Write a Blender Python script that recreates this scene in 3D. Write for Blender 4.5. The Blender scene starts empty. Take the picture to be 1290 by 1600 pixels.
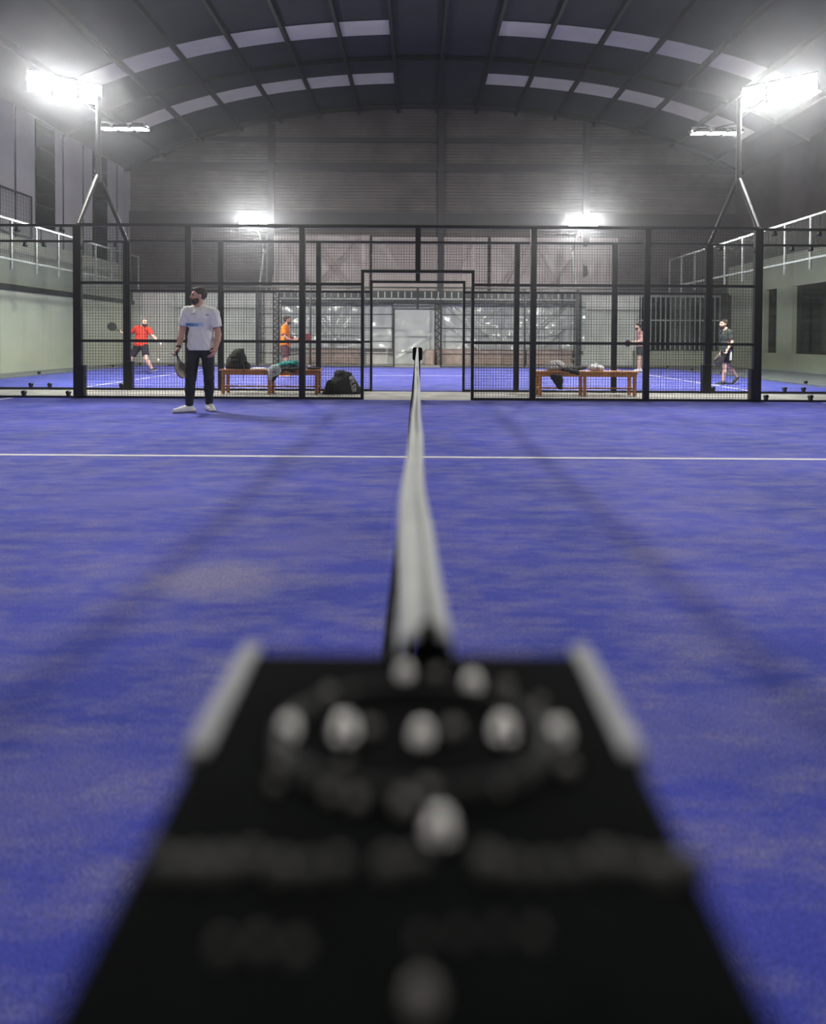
import bpy, bmesh, math, random
import numpy as np
from mathutils import Vector, Matrix, Euler

random.seed(7); rng = np.random.default_rng(7)
scene = bpy.context.scene
col = scene.collection
R = math.radians

# ------------------------------------------------------------------ camera
CAM_H = 1.07
cam = bpy.data.cameras.new('camera'); camo = bpy.data.objects.new('camera', cam); col.objects.link(camo)
cam.sensor_fit = 'HORIZONTAL'; cam.sensor_width = 36.0; cam.lens = 26.0
cam.clip_start = 0.01; cam.clip_end = 200
cam.shift_x = -0.0054; cam.shift_y = -0.1975
cam.dof.use_dof = True; cam.dof.focus_distance = 8.5; cam.dof.aperture_fstop = 2.05; cam.dof.aperture_ratio = 1.2
camo.matrix_world = Matrix.Translation((0, 0, CAM_H)) @ Euler((R(90 - 1.0), 0, 0)).to_matrix().to_4x4() @ Matrix.Rotation(R(0.33), 4, 'Z')
scene.camera = camo

# ------------------------------------------------------------------ world, exposure
scene.view_settings.view_transform = 'Standard'; scene.view_settings.look = 'None'
scene.view_settings.gamma = 1.0; scene.view_settings.use_curve_mapping = False
scene.view_settings.exposure = 0.3
world = bpy.data.worlds.new('night'); scene.world = world; world.use_nodes = True
wn = world.node_tree.nodes; wl = world.node_tree.links
wn['Background'].inputs[0].default_value = (0.5, 0.55, 0.65, 1); wn['Background'].inputs[1].default_value = 0.05
LAMP_NEAR, LAMP_FAR, LAMP_EDGE, LAMP_BACK = 290, 400, 1100, 130     # watts of the floodlight racks
BLOOM_HAZE = 0.0021  # air haze added to give the lamps a lens-bloom glow
sca = wn.new('ShaderNodeVolumeScatter'); sca.inputs['Density'].default_value = BLOOM_HAZE
sca.inputs['Anisotropy'].default_value = 0.9; sca.inputs['Color'].default_value = (0.93, 0.95, 1, 1)
wl.new(sca.outputs[0], wn['World Output'].inputs['Volume'])
scene.cycles.volume_bounces = 0
scene.cycles.max_bounces = 6; scene.cycles.diffuse_bounces = 3
scene.cycles.transparent_max_bounces = 24; scene.cycles.transmission_bounces = 6
scene.cycles.sample_clamp_indirect = 6.0
scene.cycles.caustics_reflective = False; scene.cycles.caustics_refractive = False

def rack_light(name, loc, target, w, h, power, parent=None):
    l = bpy.data.lights.new(name, 'AREA'); l.shape = 'RECTANGLE'; l.size = w; l.size_y = h
    l.energy = power; l.color = (1.0, 0.985, 0.95); l.spread = R(148)
    o = bpy.data.objects.new(name, l); col.objects.link(o)
    d = Vector(target) - Vector(loc)
    o.location = loc; o.rotation_euler = d.to_track_quat('-Z', 'Y').to_euler()
    return o
# the two racks on the near side of our court, out of the frame
for sx in (-1, 1):
    rack_light('floodlight_light', (sx * 6.4, -0.7, 5.7), (sx * 1.5, 6.5, 0), 1.2, 0.4, LAMP_BACK)

# ------------------------------------------------------------------ materials
def mat(name, color, rough=0.6, metal=0.0, noise=None, bump=None, emit=None, spec=None, alpha=None, trans=None, coat=None):
    """noise=(scale, amount) value variation ; bump=(scale, strength)"""
    m = bpy.data.materials.new(name); m.use_nodes = True
    nt = m.node_tree; b = nt.nodes['Principled BSDF']
    c = (*color, 1)
    b.inputs['Base Color'].default_value = c
    b.inputs['Roughness'].default_value = rough; b.inputs['Metallic'].default_value = metal
    if spec is not None: b.inputs['Specular IOR Level'].default_value = spec
    if coat is not None: b.inputs['Coat Weight'].default_value = coat
    if alpha is not None: b.inputs['Alpha'].default_value = alpha
    if trans is not None: b.inputs['Transmission Weight'].default_value = trans
    if emit:
        b.inputs['Emission Color'].default_value = (*emit[0], 1); b.inputs['Emission Strength'].default_value = emit[1]
    if noise or bump:
        tc = nt.nodes.new('ShaderNodeTexCoord')
    if noise:
        n = nt.nodes.new('ShaderNodeTexNoise'); n.inputs['Scale'].default_value = noise[0]; n.inputs['Detail'].default_value = 6
        nt.links.new(tc.outputs['Object'], n.inputs['Vector'])
        r = nt.nodes.new('ShaderNodeMapRange'); r.inputs[1].default_value = 0.3; r.inputs[2].default_value = 0.7
        r.inputs[3].default_value = 1 - noise[1]; r.inputs[4].default_value = 1 + noise[1]
        nt.links.new(n.outputs[0], r.inputs[0])
        mx = nt.nodes.new('ShaderNodeMix'); mx.data_type = 'RGBA'; mx.blend_type = 'MULTIPLY'
        mx.inputs[0].default_value = 1; mx.inputs[6].default_value = c
        nt.links.new(r.outputs[0], mx.inputs[7]); nt.links.new(mx.outputs[2], b.inputs['Base Color'])
    if bump:
        n2 = nt.nodes.new('ShaderNodeTexNoise'); n2.inputs['Scale'].default_value = bump[0]; n2.inputs['Detail'].default_value = 4
        nt.links.new(tc.outputs['Object'], n2.inputs['Vector'])
        bp = nt.nodes.new('ShaderNodeBump'); bp.inputs['Strength'].default_value = bump[1]; bp.inputs['Distance'].default_value = 0.02
        nt.links.new(n2.outputs[0], bp.inputs['Height']); nt.links.new(bp.outputs[0], b.inputs['Normal'])
    return m

M = {}
M['black'] = mat('black_painted_steel', (0.006, 0.0075, 0.0075), 0.42, 0.0, (6, 0.3))
M['wire'] = mat('black_coated_wire', (0.022, 0.024, 0.022), 0.45)
M['steel'] = mat('galvanised_steel', (0.32, 0.33, 0.33), 0.4, 0.7, (8, 0.25))
M['chrome'] = mat('satin_studs', (0.8, 0.78, 0.76), 0.32, 0.85)
M['boxblack'] = mat('black_rubber_cover', (0.0022, 0.003, 0.003), 0.8, 0, (30, 0.4), (220, 0.12), spec=0.04)
M['satin'] = mat('worn_satin_black', (0.05, 0.048, 0.045), 0.4, 0.35, (60, 0.6), (150, 0.3))
M['litedge'] = mat('pale_lit_edge', (0.42, 0.42, 0.44), 0.55, 0, (60, 0.15))
M['tape'] = mat('white_net_tape', (0.66, 0.67, 0.66), 0.75, 0, (14, 0.1), (60, 0.25))
M['concrete'] = mat('pale_concrete', (0.30, 0.29, 0.265), 0.85, 0, (2.2, 0.22), (30, 0.3))
M['line'] = mat('white_court_line', (0.72, 0.7, 0.72), 0.85, 0, (20, 0.12))
M['wallbeige'] = mat('beige_concrete_panel', (0.66, 0.63, 0.51), 0.85, 0, (1.2, 0.08), (30, 0.15))
M['wallbeige2'] = mat('grey_beige_render', (0.42, 0.42, 0.34), 0.85, 0, (1.0, 0.12))
M['cladding'] = mat('pale_wall_cladding', (0.30, 0.29, 0.29), 0.7, 0, (0.7, 0.14))
M['clad_dark'] = mat('grey_brown_sheet_cladding', (0.075, 0.066, 0.06), 0.6, 0, (0.8, 0.35))
M['clad_light'] = mat('pale_grey_sheet_cladding', (0.64, 0.63, 0.59), 0.65, 0, (1.6, 0.12))
M['roof'] = mat('dark_roof_sheet', (0.022, 0.026, 0.028), 0.8, 0, (0.9, 0.2))
M['roofsteel'] = mat('dark_roof_steel', (0.012, 0.014, 0.015), 0.7)
M['colsteel'] = mat('grey_column_steel', (0.03, 0.03, 0.03), 0.6)
M['skylight'] = mat('milky_skylight_sheet', (0.44, 0.42, 0.36), 0.5, 0, (2, 0.08), emit=((0.78, 0.75, 0.76), 0.035))
M['darkglass'] = mat('dark_window_glass', (0.01, 0.013, 0.012), 0.08)
M['bar'] = mat('pale_window_bar', (0.35, 0.37, 0.35), 0.5)
M['block'] = mat('pinkish_clay_block', (0.42, 0.33, 0.28), 0.9, 0, (5, 0.2), (25, 0.4))
M['wood'] = mat('orange_brown_wood', (0.50, 0.22, 0.075), 0.5, 0, (9, 0.3))
M['wood2'] = mat('red_brown_wood', (0.38, 0.155, 0.065), 0.5, 0, (9, 0.3))
M['lens'] = mat('lit_floodlight_lens', (0.9, 0.9, 0.9), 0.4, 0, emit=((1, 0.985, 0.95), 30))
M['housing'] = mat('floodlight_housing', (0.05, 0.05, 0.055), 0.5, 0.3)
# people and cloth
M['skin'] = mat('light_skin', (0.50, 0.27, 0.19), 0.55, 0, (7, 0.07))
M['skin2'] = mat('tanned_skin', (0.38, 0.19, 0.125), 0.55, 0, (7, 0.07))
M['skin3'] = mat('pale_skin', (0.60, 0.37, 0.28), 0.55)
M['hair'] = mat('dark_brown_hair', (0.035, 0.022, 0.015), 0.7, 0, (60, 0.4), (90, 0.8))
M['hairgrey'] = mat('grey_hair', (0.16, 0.13, 0.11), 0.7, 0, (60, 0.4))
M['beard'] = mat('brown_beard', (0.06, 0.032, 0.02), 0.8, 0, (60, 0.4))
M['eye'] = mat('eye', (0.02, 0.015, 0.012), 0.2)
M['trousers'] = mat('black_trousers', (0.010, 0.011, 0.015), 0.8, 0, (12, 0.3), (25, 0.4))
M['whitecloth'] = mat('white_cloth', (0.70, 0.71, 0.71), 0.85, 0, (9, 0.05), (18, 0.3))
M['shoe'] = mat('white_trainer', (0.74, 0.73, 0.70), 0.6, 0, (15, 0.1))
M['sole'] = mat('grey_sole', (0.32, 0.31, 0.3), 0.7)
M['red'] = mat('red_shirt', (0.62, 0.045, 0.02), 0.8, 0, (9, 0.12), (18, 0.3))
M['orange'] = mat('orange_shirt', (0.85, 0.21, 0.01), 0.8, 0, (9, 0.1), (18, 0.3))
M['maroon'] = mat('maroon_shorts', (0.09, 0.035, 0.035), 0.85, 0, (9, 0.3))
M['shorts'] = mat('black_shorts', (0.014, 0.012, 0.015), 0.85)
M['charcoal'] = mat('charcoal_shirt', (0.035, 0.042, 0.036), 0.85, 0, (9, 0.2), (18, 0.3))
M['pink'] = mat('faded_pink_vest', (0.40, 0.23, 0.21), 0.85, 0, (9, 0.1))
M['darkshoe'] = mat('dark_trainer', (0.03, 0.03, 0.03), 0.7)
M['orangeshoe'] = mat('orange_trainer', (0.8, 0.2, 0.04), 0.6)
M['olive'] = mat('olive_black_canvas', (0.028, 0.030, 0.020), 0.85, 0, (9, 0.4), (30, 0.6))
M['bagblack'] = mat('black_canvas', (0.010, 0.012, 0.012), 0.75, 0, (9, 0.4), (30, 0.6))
M['teal'] = mat('teal_cloth', (0.02, 0.30, 0.27), 0.8, 0, (14, 0.35), (30, 0.6))
M['greycloth'] = mat('pale_grey_cloth', (0.42, 0.40, 0.38), 0.85, 0, (16, 0.25), (35, 0.6))
M['greycap'] = mat('light_grey_cap_cloth', (0.50, 0.54, 0.54), 0.8, 0, (12, 0.1))
M['ball'] = mat('yellow_white_felt', (0.72, 0.75, 0.45), 0.9)
M['racketblack'] = mat('black_racket_face', (0.02, 0.021, 0.018), 0.4, 0, (30, 0.3))
M['racketbeige'] = mat('beige_racket_face', (0.28, 0.24, 0.19), 0.4, 0, (20, 0.3))
M['grip'] = mat('dark_grip', (0.02, 0.02, 0.02), 0.8)
M['letter'] = mat('pale_grey_print', (0.42, 0.43, 0.41), 0.7)
M['greyprint'] = mat('small_grey_print', (0.16, 0.16, 0.2), 0.7)

def glass_mat():
    m = bpy.data.materials.new('court_glass'); m.use_nodes = True; nt = m.node_tree
    for n in list(nt.nodes): nt.nodes.remove(n)
    out = nt.nodes.new('ShaderNodeOutputMaterial')
    tr = nt.nodes.new('ShaderNodeBsdfTransparent'); tr.inputs[0].default_value = (0.95, 0.97, 0.96, 1)
    gl = nt.nodes.new('ShaderNodeBsdfGlossy'); gl.inputs['Roughness'].default_value = 0.02
    fr = nt.nodes.new('ShaderNodeFresnel'); fr.inputs[0].default_value = 1.45
    mx = nt.nodes.new('ShaderNodeMixShader')
    ge = nt.nodes.new('ShaderNodeNewGeometry'); a = nt.nodes.new('ShaderNodeMath'); a.operation = 'SUBTRACT'; a.inputs[0].default_value = 1
    nt.links.new(ge.outputs['Backfacing'], a.inputs[1]); b2 = nt.nodes.new('ShaderNodeMath'); b2.operation = 'MULTIPLY'
    nt.links.new(a.outputs[0], b2.inputs[0]); nt.links.new(fr.outputs[0], b2.inputs[1])
    nt.links.new(b2.outputs[0], mx.inputs[0]); nt.links.new(tr.outputs[0], mx.inputs[1]); nt.links.new(gl.outputs[0], mx.inputs[2])
    nt.links.new(mx.outputs[0], out.inputs[0]); return m
M['glass'] = glass_mat()

def plastic_mat(name, tint, opac):
    m = bpy.data.materials.new(name); m.use_nodes = True; nt = m.node_tree
    b = nt.nodes['Principled BSDF']; out = nt.nodes['Material Output']
    b.inputs['Base Color'].default_value = (*tint, 1); b.inputs['Roughness'].default_value = 0.22
    b.inputs['Specular IOR Level'].default_value = 0.9
    tr = nt.nodes.new('ShaderNodeBsdfTransparent'); mx = nt.nodes.new('ShaderNodeMixShader'); mx.inputs[0].default_value = opac
    nt.links.new(tr.outputs[0], mx.inputs[1]); nt.links.new(b.outputs[0], mx.inputs[2]); nt.links.new(mx.outputs[0], out.inputs[0])
    return m
M['plastic'] = plastic_mat('milky_plastic_sheeting', (0.62, 0.65, 0.62), 0.75)
M['plastic2'] = plastic_mat('thin_brown_tinted_sheeting', (0.40, 0.34, 0.31), 0.6)

def turf_mat():
    m = bpy.data.materials.new('sanded_blue_turf'); m.use_nodes = True; nt = m.node_tree; N = nt.nodes; L = nt.links
    b = N['Principled BSDF']; b.inputs['Roughness'].default_value = 0.8; b.inputs['Specular IOR Level'].default_value = 0.15
    b.inputs['Sheen Weight'].default_value = 0.12; b.inputs['Sheen Roughness'].default_value = 0.5; b.inputs['Sheen Tint'].default_value = (0.55, 0.55, 0.95, 1)
    tc = N.new('ShaderNodeTexCoord')
    def noise(scale, detail, sx=1, sy=1, rough=0.55):
        mp = N.new('ShaderNodeMapping'); mp.inputs['Scale'].default_value = (sx, sy, 1); L.new(tc.outputs['Object'], mp.inputs[0])
        n = N.new('ShaderNodeTexNoise'); n.inputs['Scale'].default_value = scale; n.inputs['Detail'].default_value = detail; n.inputs['Roughness'].default_value = rough
        L.new(mp.outputs[0], n.inputs['Vector']); return n.outputs[0]
    def rng_(x, a, bb, c, d):
        r = N.new('ShaderNodeMapRange'); r.inputs[1].default_value = a; r.inputs[2].default_value = bb; r.inputs[3].default_value = c; r.inputs[4].default_value = d
        L.new(x, r.inputs[0]); return r.outputs[0]
    def mth(op, a, bb):
        q = N.new('ShaderNodeMath'); q.operation = op
        for i, v in enumerate((a, bb)):
            if isinstance(v, (int, float)): q.inputs[i].default_value = v
            else: L.new(v, q.inputs[i])
        return q.outputs[0]
    # blue with large tonal patches
    big = rng_(noise(0.9, 3), 0.35, 0.65, 0, 1)
    c1 = N.new('ShaderNodeMix'); c1.data_type = 'RGBA'; c1.inputs[6].default_value = (0.022, 0.042, 0.38, 1); c1.inputs[7].default_value = (0.066, 0.080, 0.54, 1)
    L.new(big, c1.inputs[0])
    # sand worked up in streaks and specks
    streak = noise(4.2, 10, 0.6, 1.7, 0.72); fine = noise(90, 3)
    cover = mth('MULTIPLY', rng_(streak, 0.42, 0.76, 0.06, 0.85), rng_(fine, 0.3, 0.7, 0.35, 1))
    # worn sandy patches with a place of their own
    sep = N.new('ShaderNodeSeparateXYZ'); L.new(tc.outputs['Object'], sep.inputs[0])
    wob = mth('MULTIPLY', mth('SUBTRACT', noise(3.5, 9, 0.8, 1.4, 0.7), 0.5), 1.3)
    total = cover
    for (px, py, rx, ry, s) in ((-0.86, 2.6, 0.42, 0.24, 0.75), (-0.55, 3.1, 0.4, 0.25, 0.35), (1.2, 2.95, 0.3, 0.09, 0.5), (1.15, 2.55, 0.35, 0.12, 0.35),
                                (2.1, 3.9, 0.4, 0.1, 0.4), (0.95, 1.6, 0.55, 0.22, 0.3), (-1.9, 3.9, 0.5, 0.25, 0.3), (-0.9, 1.35, 0.3, 0.2, 0.35), (1.5, 8.3, 0.6, 0.4, 0.25)):
        dx = mth('DIVIDE', mth('SUBTRACT', sep.outputs[0], px), rx); dy = mth('DIVIDE', mth('SUBTRACT', sep.outputs[1], py), ry)
        r2 = mth('ADD', mth('ADD', mth('MULTIPLY', dx, dx), mth('MULTIPLY', dy, dy)), mth('MULTIPLY', wob, 3.2))
        total = mth('MAXIMUM', total, mth('MULTIPLY', rng_(r2, 0.0, 1.5, s, 0), rng_(fine, 0.3, 0.7, 0.55, 1)))
    c2 = N.new('ShaderNodeMix'); c2.data_type = 'RGBA'; L.new(c1.outputs[2], c2.inputs[6]); c2.inputs[7].default_value = (0.36, 0.33, 0.38, 1)
    L.new(total, c2.inputs[0])
    speck = noise(260, 2)
    c3 = N.new('ShaderNodeMix'); c3.data_type = 'RGBA'; c3.blend_type = 'MULTIPLY'; c3.inputs[0].default_value = 1
    L.new(c2.outputs[2], c3.inputs[6]); L.new(rng_(speck, 0.3, 0.7, 0.4, 1.6), c3.inputs[7]); L.new(c3.outputs[2], b.inputs['Base Color'])
    bp = N.new('ShaderNodeBump'); bp.inputs['Strength'].default_value = 0.5; bp.inputs['Distance'].default_value = 0.01
    L.new(noise(180, 3), bp.inputs['Height']); L.new(bp.outputs[0], b.inputs['Normal'])
    return m
M['turf'] = turf_mat()

def shirt_mat():          # white shirt with a printed pale blue chest band
    m = mat('white_sports_shirt', (0.73, 0.71, 0.68), 0.85, 0, None, (14, 0.35)); nt = m.node_tree; N = nt.nodes; L = nt.links
    b = N['Principled BSDF']; tc = N.new('ShaderNodeTexCoord'); sep = N.new('ShaderNodeSeparateXYZ'); L.new(tc.outputs['Object'], sep.inputs[0])
    def mth(op, a, bb):
        q = N.new('ShaderNodeMath'); q.operation = op
        for i, v in enumerate((a, bb)):
            if isinstance(v, (int, float)): q.inputs[i].default_value = v
            else: L.new(v, q.inputs[i])
        return q.outputs[0]
    dz = mth('ABSOLUTE', mth('SUBTRACT', sep.outputs[2], mth('ADD', 1.235, mth('MULTIPLY', sep.outputs[0], 0.03))), 0)
    band = mth('LESS_THAN', dz, 0.026)
    band = mth('MULTIPLY', band, mth('LESS_THAN', sep.outputs[0], 0.10))
    band = mth('MULTIPLY', band, mth('GREATER_THAN', sep.outputs[0], -0.172)); band = mth('MULTIPLY', band, mth('LESS_THAN', sep.outputs[1], 0.0))
    r = N.new('ShaderNodeMapRange'); L.new(sep.outputs[0], r.inputs[0]); r.inputs[1].default_value = -0.17; r.inputs[2].default_value = 0.10
    cr = N.new('ShaderNodeMix'); cr.data_type = 'RGBA'; cr.inputs[6].default_value = (0.10, 0.36, 0.52, 1); cr.inputs[7].default_value = (0.46, 0.58, 0.68, 1)
    L.new(r.outputs[0], cr.inputs[0])
    mx = N.new('ShaderNodeMix'); mx.data_type = 'RGBA'; mx.inputs[6].default_value = (0.73, 0.71, 0.68, 1)
    L.new(cr.outputs[2], mx.inputs[7]); L.new(band, mx.inputs[0]); L.new(mx.outputs[2], b.inputs['Base Color'])
    return m
M['shirt'] = shirt_mat()
M['plastic2'].node_tree.nodes['Principled BSDF'].inputs['Roughness'].default_value = 0.45

# ------------------------------------------------------------------ helpers
def link(o, parent=None):
    col.objects.link(o)
    if parent is not None: o.parent = parent
    return o
def props(o, label=None, cat=None, group=None, kind=None):
    if label: o['label'] = label
    if cat: o['category'] = cat
    if group: o['group'] = group
    if kind: o['kind'] = kind
    return o
def thing(name, label, cat, loc=(0, 0, 0), rz=0, group=None):
    o = bpy.data.objects.new(name, None); o.location = loc; o.rotation_euler = (0, 0, rz); o.empty_display_size = 0.1
    link(o); return props(o, label, cat, group)
def add_box(bm, lo, hi, bevel=0):
    lo = Vector(lo); hi = Vector(hi); c = (lo + hi) / 2; s = hi - lo
    r = bmesh.ops.create_cube(bm, size=1, matrix=Matrix.Translation(c) @ Matrix.Diagonal((*s, 1)))
    if bevel:
        es = list({e for v in r['verts'] for e in v.link_edges})
        bmesh.ops.bevel(bm, geom=es, offset=bevel, segments=2, profile=0.5, affect='EDGES')
def add_bar(bm, p0, p1, w, h=None):
    """box bar from p0 to p1, w wide (sideways), h tall"""
    h = h or w; p0 = Vector(p0); p1 = Vector(p1); d = p1 - p0
    q = d.to_track_quat('Z', 'Y'); m = Matrix.Translation((p0 + p1) / 2) @ q.to_matrix().to_4x4() @ Matrix.Diagonal((w, h, d.length, 1))
    bmesh.ops.create_cube(bm, size=1, matrix=m)
def add_cyl(bm, p0, p1, r, r2=None, n=12):
    p0 = Vector(p0); p1 = Vector(p1); d = p1 - p0
    m = Matrix.Translation((p0 + p1) / 2) @ d.to_track_quat('Z', 'Y').to_matrix().to_4x4()
    bmesh.ops.create_cone(bm, cap_ends=True, segments=n, radius1=r, radius2=r if r2 is None else r2, depth=d.length, matrix=m)
def obj(name, bm, m, parent=None, smooth=False, **kw):
    me = bpy.data.meshes.new(name); bm.to_mesh(me); bm.free(); me.materials.append(m)
    if smooth: me.shade_smooth()
    o = bpy.data.objects.new(name, me); link(o, parent); props(o, **kw); return o
def pyobj(name, verts, faces, m, parent=None, smooth=False, **kw):
    me = bpy.data.meshes.new(name); me.from_pydata(verts, [], faces); me.materials.append(m); me.update()
    if smooth: me.shade_smooth()
    o = bpy.data.objects.new(name, me); link(o, parent); props(o, **kw); return o
def box(name, lo, hi, m, parent=None, bevel=0, **kw):
    bm = bmesh.new(); add_box(bm, lo, hi, bevel); return obj(name, bm, m, parent, **kw)
def copy_tree(o, parent=None):
    c = o.copy(); col.objects.link(c); c.parent = parent
    for ch in list(o.children): copy_tree(ch, c)
    return c
def boxes_mesh(bl):
    """fast mesh of many axis boxes: list of (lo, hi)"""
    V = []; F = []
    for lo, hi in bl:
        k = len(V)
        V += [(lo[0], lo[1], lo[2]), (hi[0], lo[1], lo[2]), (hi[0], hi[1], lo[2]), (lo[0], hi[1], lo[2]),
              (lo[0], lo[1], hi[2]), (hi[0], lo[1], hi[2]), (hi[0], hi[1], hi[2]), (lo[0], hi[1], hi[2])]
        F += [(k, k+3, k+2, k+1), (k+4, k+5, k+6, k+7), (k, k+1, k+5, k+4), (k+1, k+2, k+6, k+5), (k+2, k+3, k+7, k+6), (k+3, k, k+4, k+7)]
    return V, F

# ------------------------------------------------------------------ setting
XC = 0.6                      # hall axis
XL, XR, YB = -12.0, 13.2, 25.0
def roof_z(x):
    d = x - XC; return 10.57 - 0.0105 * d * d - 0.00004 * d ** 4
EAVE = roof_z(XL)

fl = box('floor', (-12.2, -4, -0.12), (13.4, 25.2, 0.0), M['concrete'], kind='structure')
t1 = box('court_turf', (-10.0, 0.3, 0.0), (10.0, 10.26, 0.012), M['turf'], kind='structure', label='blue sanded turf of the near court')
t2 = box('court_turf', (-10.2, 12.04, 0.0), (9.2, 21.95, 0.012), M['turf'], kind='structure', label='blue turf of the far court behind the second fence')
for (lo, hi, p) in (((-10, 5.27, 0.0125), (-0.03, 5.33, 0.0145), t1), ((0.03, 5.27, 0.0125), (10, 5.33, 0.0145), t1),
                    ((-6.98, 0.3, 0.0125), (-6.92, 10.2, 0.0145), t1), ((6.92, 0.3, 0.0125), (6.98, 10.2, 0.0145), t1),
                    ((-6.98, 16.97, 0.0125), (6.98, 17.03, 0.0145), t2),
                    ((-7.0, 12.1, 0.0125), (-6.94, 21.9, 0.0145), t2), ((6.94, 12.1, 0.0125), (7.0, 21.9, 0.0145), t2)):
    box('court_line', lo, hi, M['line'], p)

# roof: curved sheet, built as a thin shell
def roof_strip(name, x0, x1, y0, y1, m, dz0=0.0, thick=0.04, parent=None, n=2, **kw):
    V = []; F = []
    for i in range(n + 1):
        x = x0 + (x1 - x0) * i / n; z = roof_z(x) + dz0
        V += [(x, y0, z), (x, y1, z), (x, y0, z + thick), (x, y1, z + thick)]
    for i in range(n):
        a = 4 * i; b = a + 4
        F += [(a, a+1, b+1, b), (a+2, b+2, b+3, a+3), (a, b, b+2, a+2), (a+1, a+3, b+3, b+1)]
    F += [(0, 2, 3, 1), (4*n, 4*n+1, 4*n+3, 4*n+2)]
    return pyobj(name, V, F, m, parent, **kw)
ceil = roof_strip('ceiling', XL - 0.2, XR + 0.2, -4.0, 25.2, M['roof'], 0.05, 0.06, None, 48, kind='structure')
PUR = 1.62
pxs = [XC + 0.17 + PUR * k for k in range(-8, 9)]
pxs = [x for x in pxs if XL + 0.1 < x < XR - 0.1]
for x in pxs:
    z = roof_z(x); box('purlin', (x - 0.05, -3.9, z - 0.12), (x + 0.05, 24.95, z + 0.05), M['roofsteel'], ceil)
for (ya, yb) in ((17.96, 18.80), (21.5, 22.38)):
    for i in range(len(pxs) - 1):
        a, b_ = pxs[i], pxs[i + 1]
        if abs((a + b_) / 2 - XC) < 1.7: continue
        roof_strip('skylight_panel', a + 0.07, b_ - 0.07, ya, yb, M['skylight'], 0.02, 0.012, ceil, 3)
for y in (5.0, 12.0, 20.3, 24.4):
    roof_strip('arch_rib', XL, XR, y - 0.05, y + 0.05, M['roofsteel'], -0.12, 0.12, ceil, 40)

# back wall: bottom pale sheets, upper dark ribbed sheets
def ribbed(name, x0, x1, z0, z1fn, y, pitch, depth, m, parent=None, nx=28, **kw):
    """horizontally ribbed cladding facing -Y"""
    xs = np.linspace(x0, x1, nx + 1); ztop = max(z1fn(x) for x in xs)
    prof = []; z = z0
    while z < ztop:
        prof += [(z, 0), (z + pitch * 0.45, 0), (z + pitch * 0.55, depth), (z + pitch * 0.95, depth)]; z += pitch
    prof.append((z, 0)); V = []; F = []
    for x in xs:
        zt = z1fn(x)
        for (pz, pd) in prof: V.append((x, y - pd, min(pz, zt)))
    n = len(prof)
    for i in range(nx):
        for j in range(n - 1):
            a = i * n + j
            if V[a][2] == V[a + 1][2] and V[a + n][2] == V[a + n + 1][2]: continue
            F.append((a, a + n, a + n + 1, a + 1))
    return pyobj(name, V, F, m, parent, **kw)
wb = box('wall_back', (XL, YB, 0), (XR, YB + 0.2, 10.6), M['clad_dark'], kind='structure')
ribbed('upper_cladding', XL, XR, 2.95, lambda x: roof_z(x) + 0.05, YB - 0.02, 0.13, 0.035, M['clad_dark'], wb)
# pale lower sheets, each its own panel
for i in range(12):
    xa = XL + 0.1 + i * 1.78
    if xa > 9.0: break
    box('wall_sheet', (xa, YB - 0.06, 0.0), (xa + 1.76, YB - 0.003, 2.93), M['clad_light'], wb)
box('capping', (XL, YB - 0.12, 2.93), (XR, YB - 0.003, 3.02), M['colsteel'], wb)
for x in (-6.1, 0.94, 6.97):
    box('column', (x - 0.13, YB - 0.22, 3.02), (x + 0.13, YB - 0.04, roof_z(x) - 0.05), M['colsteel'], wb)
for z, h in ((5.75, 0.55), (8.0, 0.34), (9.2, 0.2)):
    box('girt', (XL, YB - 0.16, z), (XR, YB - 0.05, z + h), M['colsteel'], wb)
# barred dark windows on the right of the back wall
win = box('window_1', (9.25, YB - 0.1, 0.66), (12.6, YB - 0.03, 2.88), M['darkglass'], kind='structure')
x = 9.3
while x < 12.6:
    box('window_bar', (x - 0.018, YB - 0.15, 0.66), (x + 0.018, YB - 0.11, 2.88), M['bar'], win); x += 0.205
box('window_rail', (9.25, YB - 0.17, 1.86), (12.6, YB - 0.1, 1.93), M['bar'], win)
box('window_rail', (9.25, YB - 0.17, 2.85), (12.6, YB - 0.1, 2.93), M['bar'], win)
wbr = box('wall_back_right', (9.0, YB - 0.25, 0), (XR, YB - 0.004, 0.62), M['wallbeige2'], kind='structure')
# pink block dwarf wall at the foot of the back wall
bw = thing('block_wall', 'low pinkish clay block wall at the foot of the back wall, behind the rear fence', 'wall', (0, YB - 0.66, 0))
for (xa, xb) in ((-4.7, -2.3), (0.3, 0.75), (0.8, 2.2), (2.25, 4.4), (4.45, 6.3)):
    box('clay_block_panel', (xa, -0.08, 0), (xb - 0.02, 0.03, 0.62 + 0.06 * random.random()), M['block'], bw)

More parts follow.
